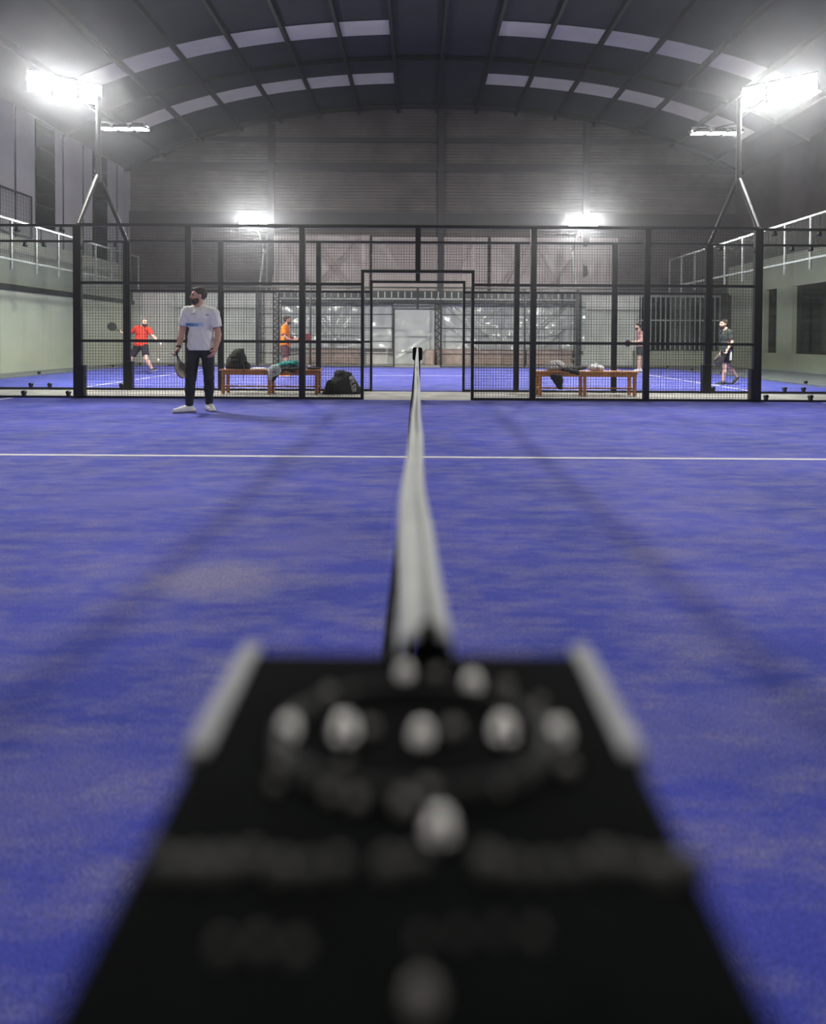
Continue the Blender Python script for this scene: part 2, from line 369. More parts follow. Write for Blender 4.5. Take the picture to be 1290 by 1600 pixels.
# left wall
wlft = box('wall_left', (XL - 0.2, -4, 0), (XL, YB, EAVE + 0.06), M['cladding'], kind='structure')
y = 6.0
while y < YB:
    box('concrete_panel', (XL, y, 0), (XL + 0.12, min(y + 2.2, YB - 0.07) - 0.02, 2.42), M['wallbeige'], wlft); y += 2.2
box('shade_strip', (XL, 6, 2.42), (XL + 0.2, YB - 0.1, 2.58), M['colsteel'], wlft)  # dark strip painted for the shade edge at the floodlight cut-off
box('unlit_band', (XL, 6, 2.58), (XL + 0.06, YB - 0.1, 4.0), M['wallbeige2'], wlft)  # greyer tone stands for the dimmer wall above the floodlight cut-off
y = 7.0
while y < YB:
    box('cladding_joint', (XL, y, 4.0), (XL + 0.03, y + 0.04, EAVE), M['colsteel'], wlft); y += 1.2
for k, yy in enumerate((12.2, 15.5, 18.75, 22.05)):
    w = box('window_%d' % (k + 2), (XL + 0.005, yy, 4.45 if k < 3 else 3.7), (XL + 0.06, yy + 0.95, EAVE), M['darkglass'], kind='structure')
    for zz in (5.2, 6.1, 7.0):
        box('window_rail', (XL + 0.06, yy, zz), (XL + 0.075, yy + 0.95, zz + 0.05), M['colsteel'], w)
# wire guard frame on the left wall
gf = thing('guard_frame', 'thin dark rectangular guard frame high on the pale left wall', 'frame', (XL + 0.12, 17.0, 4.1))
bm = bmesh.new()
for (a, b_) in (((0, 0, 0), (0, 0, 1.25)), ((0, 1.4, 0), (0, 1.4, 1.25)), ((0, 0, 1.25), (0, 1.4, 1.25)), ((0, 0, 0), (0, 1.4, 0))): add_bar(bm, a, b_, 0.035)
obj('frame_bars', bm, M['colsteel'], gf)
bm = bmesh.new()
for i in range(1, 10): add_bar(bm, (0, 0, i * 0.125), (0, 1.4, i * 0.125), 0.008)
for i in range(1, 11): add_bar(bm, (0, i * 0.128, 0), (0, i * 0.128, 1.25), 0.008)
obj('guard_wires', bm, M['wire'], gf, kind='stuff')

# right wall with piers and dark openings
wrt = box('wall_right', (XR, -4, 0), (XR + 0.2, YB, EAVE + 0.06), M['clad_dark'], kind='structure')
box('parapet', (XR - 0.25, 6, 0), (XR, YB, 0.62), M['wallbeige2'], wrt)
box('lintel', (XR - 0.25, 6, 2.95), (XR, YB, 4.1), M['wallbeige2'], wrt)
piers = ((8.0, 9.0), (12.3, 13.2), (16.2, 17.1), (20.6, 21.5), (22.25, 24.6))
for (a, b_) in piers:
    box('pier', (XR - 0.28, a, 0.62), (XR, b_, 2.95), M['wallbeige2'], wrt)
for i in range(len(piers) - 1):
    box('window_%d' % (i + 6), (XR - 0.12, piers[i][1], 0.62), (XR - 0.06, piers[i + 1][0], 2.95), M['darkglass'], kind='structure')
wf = box('wall_front', (XL, -4.2, 0), (XR, -4.0, 10.6), M['clad_dark'], kind='structure')

# ------------------------------------------------------------------ plastic sheets on the back wall
def sheet(label, x0, x1, z0, z1, y, m, folds, amp=0.05, seed=0, grp=None):
    r = np.random.default_rng(seed); nx, nz = 70, 50
    X, Z = np.meshgrid(np.linspace(x0, x1, nx), np.linspace(z0, z1, nz), indexing='ij')
    D = np.zeros_like(X)
    if m is M['plastic2']: folds = [(a_, b1, c_, d_, e_, f_ * 0.45) for (a_, b1, c_, d_, e_, f_) in folds]
    for (ax, az, bx, bz, w, a) in folds:          # ridge from a to b in sheet fractions
        pa = np.array([x0 + ax * (x1 - x0), z0 + az * (z1 - z0)]); pb = np.array([x0 + bx * (x1 - x0), z0 + bz * (z1 - z0)])
        d = pb - pa; t = np.clip(((X - pa[0]) * d[0] + (Z - pa[1]) * d[1]) / (d @ d), 0, 1)
        dist = np.hypot(X - pa[0] - t * d[0], Z - pa[1] - t * d[1]); D += a * np.exp(-(dist / w) ** 2)
    for _ in range(16):
        k = r.uniform(1.5, 9); th = r.uniform(0, math.pi); ph = r.uniform(0, 6.3)
        D += amp / k * 1.2 * np.abs(np.sin(k * (X * math.cos(th) + Z * math.sin(th)) + ph))
    Y = y - D
    V = [(float(a), float(b_), float(c)) for a, b_, c in zip(X.ravel(), Y.ravel(), Z.ravel())]
    F = [(i * nz + j, (i + 1) * nz + j, (i + 1) * nz + j + 1, i * nz + j + 1) for i in range(nx - 1) for j in range(nz - 1)]
    o = pyobj('plastic_sheet', V, F, m, None, True, label=label, cat='sheet', group=grp)
    s = o.modifiers.new('thickness', 'SOLIDIFY'); s.thickness = 0.004
    return o
diag = lambda n, s: [(random.Random(s + i).random(), 1.0, random.Random(s * 3 + i).random(), 0.1, 0.05, 0.09) for i in range(n)]
sheet('milky crumpled plastic sheet left of the small door opening, under the lattice beam', -5.6, -1.05, 0.65, 2.6, YB - 0.35, M['plastic'], diag(5, 3), 0.05, 1)
sheet('pale milky plastic sheet hanging behind the small door opening of the rear fence', -1.0, 0.7, 0.0, 2.6, YB - 0.35, M['plastic'], [(0.1, 0.1, 0.9, 0.45, 0.05, 0.05)], 0.03, 2)
sheet('shiny creased plastic sheet just right of the lattice column', 1.0, 4.0, 0.62, 2.62, YB - 0.34, M['plastic'],
      [(0.0, 1, 0.45, 0.35, 0.05, 0.14), (0.12, 1, 0.6, 0.3, 0.04, 0.12), (0.25, 0.95, 0.75, 0.1, 0.05, 0.12), (0.9, 1, 0.6, 0.6, 0.05, 0.1), (0.1, 0.5, 0.5, 0.0, 0.05, 0.1)], 0.06, 3)
sheet('milky plastic sheet with a long diagonal crease beside the right ladder column', 4.1, 6.9, 0.6, 2.62, YB - 0.34, M['plastic'],
      [(0.0, 0.1, 0.75, 0.95, 0.06, 0.16), (0.15, 0.05, 0.9, 0.6, 0.05, 0.1), (0.75, 0.95, 0.75, 0.2, 0.06, 0.1), (0.4, 0.1, 0.7, 0.5, 0.06, 0.1)], 0.06, 4)
sheet('brown tinted plastic sheet draped on the upper wall left of the middle', -6.3, -2.0, 2.98, 5.35, YB - 0.13, M['plastic2'],
      [(0.15, 0.9, 0.5, 0.0, 0.06, 0.15), (0.15, 0.9, 0.05, 0.0, 0.06, 0.1), (0.45, 0.9, 0.8, 0.1, 0.1, 0.12), (0.9, 0.9, 0.5, 0.1, 0.08, 0.12)], 0.03, 5)
sheet('brown tinted plastic sheet draped across the middle of the upper wall', -1.9, 2.9, 2.98, 5.3, YB - 0.13, M['plastic2'],
      [(0.9, 0.95, 0.7, 0.1, 0.08, 0.1), (0.1, 0.9, 0.3, 0.2, 0.08, 0.08)], 0.02, 6)
sheet('brown tinted plastic sheet draped on the upper wall with a tent shaped fold', 3.0, 8.3, 2.98, 5.3, YB - 0.13, M['plastic2'],
      [(0.3, 0.95, 0.08, 0.05, 0.07, 0.18), (0.3, 0.95, 0.5, 0.2, 0.07, 0.15), (0.65, 0.7, 0.45, 0.1, 0.05, 0.14), (0.3, 0.6, 0.15, 0.0, 0.06, 0.14)], 0.03, 7)

# lattice beam with its columns in front of the back wall
YL = 24.2
lf = thing('lattice_frame', 'dark steel lattice beam with square openings on ladder columns along the back wall', 'frame', (0, 0, 0))
def lattice_bars(bl, name):
    bm = bmesh.new()
    for (a, b_, w) in bl: add_bar(bm, a, b_, w)
    return obj(name, bm, M['black'], lf)
xa, xb = -5.65, 6.45
lattice_bars([((xa, YL, 2.98), (xb, YL, 2.98), 0.05), ((xa, YL, 2.72), (xb, YL, 2.72), 0.03)], 'top_chord')
bl = []; x = xa
while x < xb:
    bl.append(((x, YL - 0.05, 2.96), (x, YL - 0.05, 2.72), 0.045)); x += 0.27
o = lattice_bars(bl, 'batten_row'); o['kind'] = 'stuff'; o.data.materials[0] = M['bar']
box('dark_backing', (xa, YL - 0.01, 2.68), (xb, YL + 0.01, 2.98), M['black'], lf)
box('pale_ledge', (xa, YL - 0.07, 2.64), (xb, YL + 0.0, 2.70), M['bar'], lf)
lattice_bars([((xa, YL, 2.62), (xb, YL, 2.62), 0.06), ((xa, YL, 2.5), (xb, YL, 2.5), 0.06)], 'lower_chord')
bl = []; x = xa
while x < xb:
    bl += [((x, YL, 2.5), (x + 0.08, YL, 2.62), 0.03), ((x + 0.08, YL, 2.62), (x + 0.16, YL, 2.5), 0.03)]; x += 0.16
lattice_bars(bl, 'lower_webbing')['kind'] = 'stuff'
def lattice_col(x, z0, z1, w, step, zig):
    c = lattice_bars([((x - w, YL - 0.05, z0), (x - w, YL - 0.05, z1), 0.05), ((x + w, YL - 0.05, z0), (x + w, YL - 0.05, z1), 0.05)], 'lattice_column')
    bm = bmesh.new(); z = z0
    while z < z1 - step / 2:
        if zig: add_bar(bm, (x - w, YL - 0.05, z), (x + w, YL - 0.05, z + step / 2), 0.03); add_bar(bm, (x + w, YL - 0.05, z + step / 2), (x - w, YL - 0.05, z + step), 0.03)
        else: add_box(bm, (x - w, YL - 0.1, z), (x + w, YL - 0.03, z + step * 0.55))
        z += step
    obj('web_bars', bm, M['black'], c, kind='stuff')
lattice_col(-5.72, 0.0, 3.0, 0.11, 0.22, True)
lattice_col(0.82, 0.0, 3.0, 0.11, 0.28, True)
lattice_col(-6.45, 0.0, 3.1, 0.07, 0.18, False)
lattice_col(6.5, 0.0, 3.0, 0.09, 0.2, False)

# ------------------------------------------------------------------ fences
def wire_panel(parent, x0, x1, z0, z1, y, pitch=0.05, w=0.0042, axis='x', holes=()):
    bl = []
    x = x0 + pitch / 2
    while x < x1:
        bl.append(((x - w / 2, -w / 2, z0), (x + w / 2, w / 2, z1))); x += pitch
    z = z0 + pitch / 2
    while z < z1:
        bl.append(((x0, w / 2, z - w / 2), (x1, 3 * w / 2, z + w / 2))); z += pitch
    if axis == 'x': bl = [((a[0], y + a[1], a[2]), (b_[0], y + b_[1], b_[2])) for a, b_ in bl]
    else: bl = [((y + a[1], a[0], a[2]), (y + b_[1], b_[0], b_[2])) for a, b_ in bl]
    V, F = boxes_mesh(bl)
    return pyobj('mesh_panel', V, F, M['wire'], parent, kind='stuff')
def post(parent, x, y, z0, z1, w, d=0.08, boot=0):
    bm = bmesh.new(); add_box(bm, (x - w / 2, y - d / 2, z0), (x + w / 2, y + d / 2, z1), 0.008)
    p = obj('post', bm, M['black'], parent)
    if boot: box('post_shoe', (x - w / 2 - 0.02 + (boot * 0.03), y - d / 2 - 0.02, 0.03), (x + w / 2 + 0.02 + (boot * 0.03), y + d / 2 + 0.02, 0.58), M['black'], p, 0.01)
    return p
def clamp(parent, x, y, z, up=1):
    a, b_ = sorted((z, z + 0.06 * up)); bm = bmesh.new(); add_box(bm, (x - 0.022, y - 0.03, a), (x + 0.022, y + 0.03, b_)); add_cyl(bm, (x, y - 0.035, z + 0.06 * up), (x, y + 0.035, z + 0.06 * up), 0.032)
    obj('glass_clamp', bm, M['black'], parent)

def side_fence(Y, label, H, open_w, lintel, rails, pw, px, glass_to, clamps, rail_h=0.035, glassjoint=7.6, full=True):
    f = thing('court_fence', label, 'fence', (0, 0, 0))
    for s in (-1, 1):
        for i, x in enumerate(px):
            last = i == len(px) - 1
            post(f, s * x, Y, 0.0, H, pw * (1.35 if last else 1), 0.08, (s * -1 if last and full else 0))
        # opening jamb
        box('door_jamb', (s * open_w - 0.025, Y - 0.03, 0.0), (s * open_w + 0.025, Y + 0.03, lintel), M['black'], f)
        edges = [open_w] + list(px)
        for i in range(len(edges) - 1):
            a, b_ = sorted((s * edges[i], s * edges[i + 1]))
            wire_panel(f, a + 0.03, b_ - 0.03, 0.05, H - 0.03, Y)
            for z in rails:
                box('rail', (a + 0.025, Y - 0.022, z - rail_h / 2), (b_ - 0.025, Y + 0.022, z + rail_h / 2), M['black'], f)
        # glazed ends
        a, b_ = sorted((s * px[-1], s * glass_to))
        j = s * glassjoint
        for (g0, g1) in ((a + 0.08 if s < 0 else a + 0.08, j - 0.006) if s > 0 else (a, j - 0.006), (j + 0.006, b_ - 0.08 if s < 0 else b_)):
            if g1 - g0 > 0.1: box('glass_panel', (g0, Y - 0.005, 0.05), (g1, Y + 0.005, H - 0.03), M['glass'], f)
        box('rail', (a, Y - 0.03, 0.0), (b_, Y + 0.03, 0.045), M['black'], f)
        box('rail', (a, Y - 0.025, H - 0.04), (b_, Y + 0.025, H), M['black'], f)
        for c in clamps: clamp(f, s * c, Y, 0.045)
        for c in clamps: clamp(f, s * (c + 0.1), Y, H - 0.045, -1)
    wire_panel(f, -open_w + 0.03, open_w - 0.03, lintel + 0.05, H - 0.03, Y)
    box('rail', (-px[-1], Y - 0.03, H - 0.03), (px[-1], Y + 0.03, H + 0.02), M['black'], f)
    box('lintel_bar', (-open_w - 0.025, Y - 0.03, lintel), (open_w + 0.025, Y + 0.03, lintel + 0.05), M['black'], f)
    box('centre_post', (-0.045, Y - 0.03, lintel + 0.05), (0.045, Y + 0.03, H - 0.03), M['black'], f)
    return f
f1 = side_fence(10.3, 'nearest black wire mesh court fence with the wider door opening at the net', 3.0, 0.95, 2.2, (0.03, 1.0, 2.0), 0.10, (1.99, 3.95, 5.86), 10.0, (6.03, 6.8), 0.04, 7.95)
f2 = side_fence(12.0, 'second black wire mesh fence standing behind the benches', 3.0, 0.93, 2.18, (0.03, 1.0, 2.0), 0.10, (1.99, 3.95, 5.84), 10.2, (5.96, 7.4, 7.78), 0.035, 7.58)
f3 = side_fence(22.0, 'thin black wire mesh fence on the far side of the far court', 2.95, 0.87, 2.13, (0.03, 0.5, 0.96, 1.45, 1.95), 0.07, (1.99, 3.95, 5.9), 9.2, (), 0.03, 7.58, False)

def end_fence(X, label, y0=12.1, y1=21.9):
    f = thing('court_end_fence', label, 'fence', (0, 0, 0))
    y = y0; k = 0
    while y < y1 - 0.1:
        box('glass_panel', (X - 0.006, y + 0.006, 0.05), (X + 0.006, min(y + 1.96, y1) - 0.006, 2.98), M['glass'], f)
        y += 1.96
    y = y0
    while y <= y1 + 0.01:
        box('post', (X - 0.025, y - 0.02, 2.75), (X + 0.025, y + 0.02, 4.0), M['steel'], f)
        if k % 2 == 0: clamp(f, X, y + 0.1, 0.03)
        y += 0.98; k += 1
    wire_panel(f, y0, y1, 3.02, 3.97, X, 0.07, 0.005, 'y')
    box('rail', (X - 0.03, y0, 3.97), (X + 0.03, y1, 4.02), M['steel'], f)
    box('rail', (X - 0.03, y0, 2.98), (X + 0.03, y1, 3.03), M['steel'], f)
    box('rail', (X - 0.03, y0, 0.0), (X + 0.03, y1, 0.05), M['steel'], f)
    return f
end_fence(-10.23, 'glazed end wall of the far court along the pale left wall')
end_fence(9.23, 'glazed end wall of the far court along the right side')

# ------------------------------------------------------------------ floodlights
def module_lamp(t, cx, w, h, d=0.07):
    bm = bmesh.new(); add_box(bm, (cx - w / 2, -h / 2, 0.012), (cx + w / 2, h / 2, d), 0.012)
    for k in range(5): add_box(bm, (cx - w / 2 + 0.03 + k * (w - 0.08) / 4, -h / 2 + 0.03, d), (cx - w / 2 + 0.04 + k * (w - 0.08) / 4, h / 2 - 0.03, d + 0.03))
    hs = obj('lamp_housing', bm, M['housing'], t)
    bm = bmesh.new(); add_box(bm, (cx - w / 2 + 0.015, -h / 2 + 0.015, -0.004), (cx + w / 2 - 0.015, h / 2 - 0.015, 0.012), 0.003); obj('lamp_lens', bm, M['lens'], hs)
def floodlight(label, loc, target, w, h, gap, power, aim=None):
    d = Vector(target) - Vector(loc)
    t = thing('floodlight', label, 'floodlight', loc)
    t.rotation_euler = d.to_track_quat('-Z', 'Y').to_euler()
    for k in (-1, 0, 1): module_lamp(t, k * (w + gap), w, h)
    bm = bmesh.new(); add_bar(bm, (-1.5 * (w + gap), 0, 0.1), (1.5 * (w + gap), 0, 0.1), 0.05); obj('mounting_bar', bm, M['steel'], t)
    p = Vector(loc) + d.normalized() * 0.02
    l = rack_light('floodlight_light', p, aim or target, 3 * w + 2 * gap, h, power)
    return t
FL = []
floodlight('big glaring floodlight rack at upper left, shining on the near court', (-6.41, 10.9, 5.57), (-1.2, 3.5, 0), 0.38, 0.38, 0.02, LAMP_NEAR)
floodlight('big glaring floodlight rack at upper right, shining on the near court', (6.53, 10.9, 5.6), (1.2, 3.5, 0), 0.38, 0.38, 0.02, LAMP_NEAR)
floodlight('three thin lit lamps seen edge-on at left, just below the big floodlight', (-5.9, 12.0, 5.22), (-5.9, 12.95, 0.0), 0.26, 0.34, 0.07, LAMP_EDGE, (-5.5, 18, 0.3))
floodlight('three thin lit lamps seen edge-on at right, just below the big floodlight', (5.95, 12.0, 5.2), (5.95, 12.95, 0.0), 0.26, 0.34, 0.07, LAMP_EDGE, (5.5, 18, 0.3))
floodlight('small bright floodlight rack left of centre above the rear fence', (-6.3, 22.9, 5.5), (-2, 14, 0), 0.34, 0.32, 0.03, LAMP_FAR)
floodlight('small bright floodlight rack right of centre above the rear fence', (6.3, 22.9, 5.5), (2, 14, 0), 0.34, 0.32, 0.03, LAMP_FAR)
def mast(label, s):
    t = thing('lighting_mast', label, 'mast', (s * 5.95, 11.15, 0))
    bm = bmesh.new(); add_cyl(bm, (-s * 0.0, 0, 3.95), (0, 0, 5.55), 0.045); obj('pole', bm, M['black'], t)
    bm = bmesh.new(); add_cyl(bm, (s * -0.09, -0.85, 2.98), (0, -0.04, 4.05), 0.04); obj('leg', bm, M['black'], t)
    bm = bmesh.new(); add_cyl(bm, (s * -0.11, 0.85, 2.98), (0, 0.04, 4.05), 0.04); obj('leg', bm, M['black'], t)
    bm = bmesh.new(); add_bar(bm, (0, 0, 5.2), (s * 0.6, -0.18, 5.66), 0.04); add_bar(bm, (0, 0, 5.1), (0, 0.8, 5.3), 0.04); obj('arm', bm, M['black'], t)
mast('forked black mast carrying the floodlights at the left corner of both fences', -1)
mast('forked black mast carrying the floodlights at the right corner of both fences', 1)
for s, lab in ((-1, 'thin leaning pole under the small floodlight left of centre'), (1, 'thin leaning pole under the small floodlight right of centre')):
    t = thing('lamp_pole', lab, 'pole', (s * 5.9, 22.1, 0))
    bm = bmesh.new(); add_cyl(bm, (0, 0.05, 0), (0, 0.05, 2.75), 0.045); add_cyl(bm, (0, 0.05, 2.7), (s * -0.1, 0.5, 4.4), 0.045); obj('lower_pole', bm, M['steel'], t)
    bm = bmesh.new(); add_cyl(bm, (s * -0.1, 0.5, 4.38), (s * 0.35, 0.85, 5.4), 0.035); obj('upper_pole', bm, M['black'], t)

# ------------------------------------------------------------------ net, tape, posts
def net_h(y):
    u = min(max((y - 0.3) / 9.7, 0), 1); return 0.925 - 0.05 * 4 * u * (1 - u)
F_PX, VX, VY = 932.0, 652.0, 529.0
prof_px = [(1012, 627, 711), (980, 627, 704), (950, 627.5, 698), (900, 631, 688), (850, 631, 681), (810, 629.5, 676), (775, 627, 667), (754, 629, 662.5), (722, 634.6, 660.5), (690, 640, 660),
           (677, 641, 660.5), (658, 643, 658), (641, 644, 656.5), (627, 646.5, 656), (600, 648, 656), (580, 648.4, 654.4), (560, 649, 653.5), (545, 650.0, 652.5)]
pts = []
for (yy, xl, xr) in prof_px:
    z = 0.5
    for _ in range(30): z = F_PX * (CAM_H - net_h(z)) / (yy - VY)
    pts.append((z, (xl - VX) / F_PX * z, (xr - VX) / F_PX * z))
pts = sorted(pts); pts = [p for p in pts if p[0] < 9.9]
pts.append((10.1, -0.012, 0.012))
ys_ = [p[0] for p in pts]; xl_ = [p[1] for p in pts]; xr_ = [p[2] for p in pts]
ly = np.concatenate([np.geomspace(0.284, 10.05, 150)])
Lx = np.interp(np.log(ly), np.log(ys_), xl_); Rx = np.interp(np.log(ly), np.log(ys_), xr_)
V = []; F = []; NP = 13
for i, y in enumerate(ly):
    a, b_ = Lx[i], Rx[i]; c = (a + b_) / 2; h = (b_ - a) / 2; z0 = net_h(y) + 0.002 * math.sin(y * 9) + 0.0015 * math.sin(y * 23)
    cr = 0.2 + 0.15 * math.sin(y * 3.1); dip = 0.010 + 0.005 * math.sin(y * 5 + 1)
    ring = [(-1.0, -0.062), (-1.08, -0.045), (-1.04, -0.02), (-0.98, -0.008), (-0.8, -0.001), (-0.3, 0.0), (cr - 0.0, -dip), (0.5, 0.0), (0.85, -0.001), (0.99, -0.008), (1.03, -0.02), (1.05, -0.045), (0.98, -0.062)]
    for (u, w) in ring: V.append((c + u * h, y, z0 + w))
for i in range(len(ly) - 1):
    for j in range(NP - 1):
        a = i * NP + j; F.append((a, a + NP, a + NP + 1, a + 1))
net = thing('padel_net', 'black net with a white top tape crossing the court from the foreground', 'net', (0, 0, 0))
tp = pyobj('top_tape', V, F, M['tape'], net, True)
s = tp.modifiers.new('t', 'SOLIDIFY'); s.thickness = 0.0015
# net cords: verticals and horizontals, hung a little left of the tape, gently billowing
def net_x(y, z):
    c = float(np.interp(np.log(y), np.log(ly), (Lx * 0.8 + Rx * 0.2))); t = 1 - z / 0.9
    return c - 0.003 - 0.020 * math.sin(math.pi * min(max(t, 0), 1)) * (1 + math.sin(y * 2.3)) 
V = []; F = []
def cord(p, q, w=0.0016):
    d = Vector(q) - Vector(p); n1 = d.orthogonal().normalized() * w; n2 = d.cross(n1).normalized() * w; k = len(V)
    for b0 in (Vector(p), Vector(q)):
        for n in (n1, n2, -n1, -n2): V.append(tuple(b0 + n))
    for j in range(4): F.append((k + j, k + (j + 1) % 4, k + 4 + (j + 1) % 4, k + 4 + j))
yy = np.arange(0.33, 10.05, 0.045); zz = np.linspace(0.03, 1.0, 21)
for i, y in enumerate(yy):
    for j in range(20):
        za = net_h(y) * zz[j] - 0.03; zb = net_h(y) * zz[j + 1] - 0.03
        cord((net_x(y, za), y, max(za, 0.02)), (net_x(y, zb), y, zb))
        if i + 1 < len(yy): cord((net_x(y, za), y, max(za, 0.02)), (net_x(yy[i + 1], za), yy[i + 1], max(net_h(yy[i + 1]) * zz[j] - 0.03, 0.02)))
pyobj('net_cords', V, F, M['wire'], net, kind='stuff')
bm = bmesh.new()
for i in range(0, len(ly) - 1, 3):
    j = min(i + 3, len(ly) - 1); w = 0.0035
    add_bar(bm, (Lx[i] - 0.0015, ly[i], net_h(ly[i]) - 0.055), (Lx[j] - 0.0015, ly[j], net_h(ly[j]) - 0.055), w, w)
obj('stitched_edge', bm, M['wire'], net)

TOP = 0.92
def at_top(px, py, h=TOP):
    z = F_PX * (CAM_H - h) / (py - VY); return (px - VX) / F_PX * z, z
def net_post(label, y0, y1, yd, near):
    t = thing('net_post', label, 'net post', (0, 0, 0))
    bm = bmesh.new(); add_box(bm, (-0.083, y0, TOP - 0.22), (0.083, y1, TOP), 0.008 if near else 0.03); cv = obj('post_cover', bm, M['boxblack'], t)
    bm = bmesh.new(); add_box(bm, (-0.05, yd - 0.05, 0.0), (0.05, yd + 0.05, TOP - 0.2), 0.008); obj('upright', bm, M['black'], t)
    bm = bmesh.new(); add_box(bm, (-0.1, yd - 0.1, 0.0), (0.1, yd + 0.1, 0.012)); obj('base_plate', bm, M['black'], t)
    return t
t = net_post('near net post under a black cover with pale strips for its lamp-lit edges, filling the bottom foreground', 0.02, 0.288, 0.15, True)
# lug and strap holding the tape end
bm = bmesh.new()
lx, ly0 = at_top(670, 1015, TOP + 0.0)
add_cyl(bm, (lx, 0.283, TOP - 0.006), (lx + 0.001, 0.291, TOP + 0.011), 0.012, 0.003, 12)
obj('tape_lug', bm, M['boxblack'], t, True)
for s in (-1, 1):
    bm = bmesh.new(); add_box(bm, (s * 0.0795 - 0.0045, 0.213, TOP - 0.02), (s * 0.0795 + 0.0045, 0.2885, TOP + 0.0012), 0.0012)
    obj('lit_edge_strip', bm, M['litedge'], t)  # pale strips stand in for lamplight on the cover's side edges
# raised oval mount with studs
def ring_mesh(cx, cy, rx, ry, r, z, n=48, k=10, m='satin', name='raised_ring'):
    V = []; F = []
    for i in range(n):
        a = 2 * math.pi * i / n; 
        for j in range(k):
            b_ = 2 * math.pi * j / k; q = r * math.cos(b_)
            V.append((cx + (rx + q) * math.cos(a), cy + (ry + q) * math.sin(a), z + r * 0.8 * math.sin(b_)))
    for i in range(n):
        for j in range(k):
            F.append((i * k + j, ((i + 1) % n) * k + j, ((i + 1) % n) * k + (j + 1) % k, i * k + (j + 1) % k))
    return pyobj(name, V, F, M[m], t, True)
M['ringblack'] = mat('glossy_black_ring', (0.006, 0.006, 0.006), 0.5, 0, spec=0.3)
ring_mesh(0.0, 0.222, 0.050, 0.030, 0.004, TOP, m='ringblack')
for (px, py, r) in ((635, 1045, 0.0036), (742, 1060, 0.0038), (452, 1133, 0.0036), (540, 1135, 0.0046), (662, 1143, 0.0038), (792, 1135, 0.0044), (880, 1138, 0.0038), (692, 1288, 0.0040)):
    x, z = at_top(px, py, TOP + 0.004)
    bm = bmesh.new(); bmesh.ops.create_uvsphere(bm, u_segments=14, v_segments=8, radius=r, matrix=Matrix.Translation((x, z, TOP + 0.002)) @ Matrix.Diagonal((1, 1, 0.8, 1)))
    add_cyl(bm, (x, z, TOP - 0.001), (x, z, TOP + 0.0015), r * 1.15)
    obj('bright_stud', bm, M['chrome'], t, True)
M['bead'] = mat('dim_glint_beads', (0.045, 0.043, 0.04), 0.5, 0.3)
M['dimglint'] = mat('dim_glint_grey', (0.16, 0.15, 0.14), 0.45, 0.5)  # grey studs stand in for dimmer lamp reflections on the bumpy cover
for (px, py, r) in ((515, 1082, 0.003), (555, 1080, 0.003), (582, 1137, 0.003), (713, 1137, 0.0034), (797, 1070, 0.003), (443, 1192, 0.003), (893, 1195, 0.003), (685, 1050, 0.0028), (635, 1256, 0.0036), (672, 1240, 0.0038),
                    (540, 1185, 0.002), (520, 1240, 0.0026), (560, 1250, 0.0028), (785, 1228, 0.0028), (430, 1225, 0.002), (850, 1095, 0.0022), (665, 1568, 0.0040)):
    x, z = at_top(px, py, TOP + 0.003)
    bm = bmesh.new(); bmesh.ops.create_uvsphere(bm, u_segments=12, v_segments=7, radius=r, matrix=Matrix.Translation((x, z, TOP + 0.001)) @ Matrix.Diagonal((1, 1, 0.7, 1)))
    obj('dim_glint_stud', bm, M['dimglint'], t, True)
# ridge of grey beads standing in for dim lamp reflections on the cover
rb = random.Random(5)
for (x0, x1, py, rr, st) in ((240, 565, 1365, 0.0042, 46), (595, 690, 1365, 0.0042, 46), (755, 1110, 1365, 0.0042, 46), (330, 470, 1500, 0.0024, 60), (650, 860, 1480, 0.0022, 60)):
    px = x0 + 15
    while px < x1:
        x, z = at_top(px, py + rb.uniform(-8, 8), TOP); q = rr * rb.uniform(0.75, 1.1)
        bm = bmesh.new(); bmesh.ops.create_uvsphere(bm, u_segments=10, v_segments=6, radius=q, matrix=Matrix.Translation((x, z, TOP)) @ Matrix.Diagonal((1, 1, 0.6, 1)))
        obj('glint_bead', bm, M['bead'], t, True); px += st
net_post('far net post with a black cover in the middle of the door opening', 10.02, 10.2, 10.1, False)

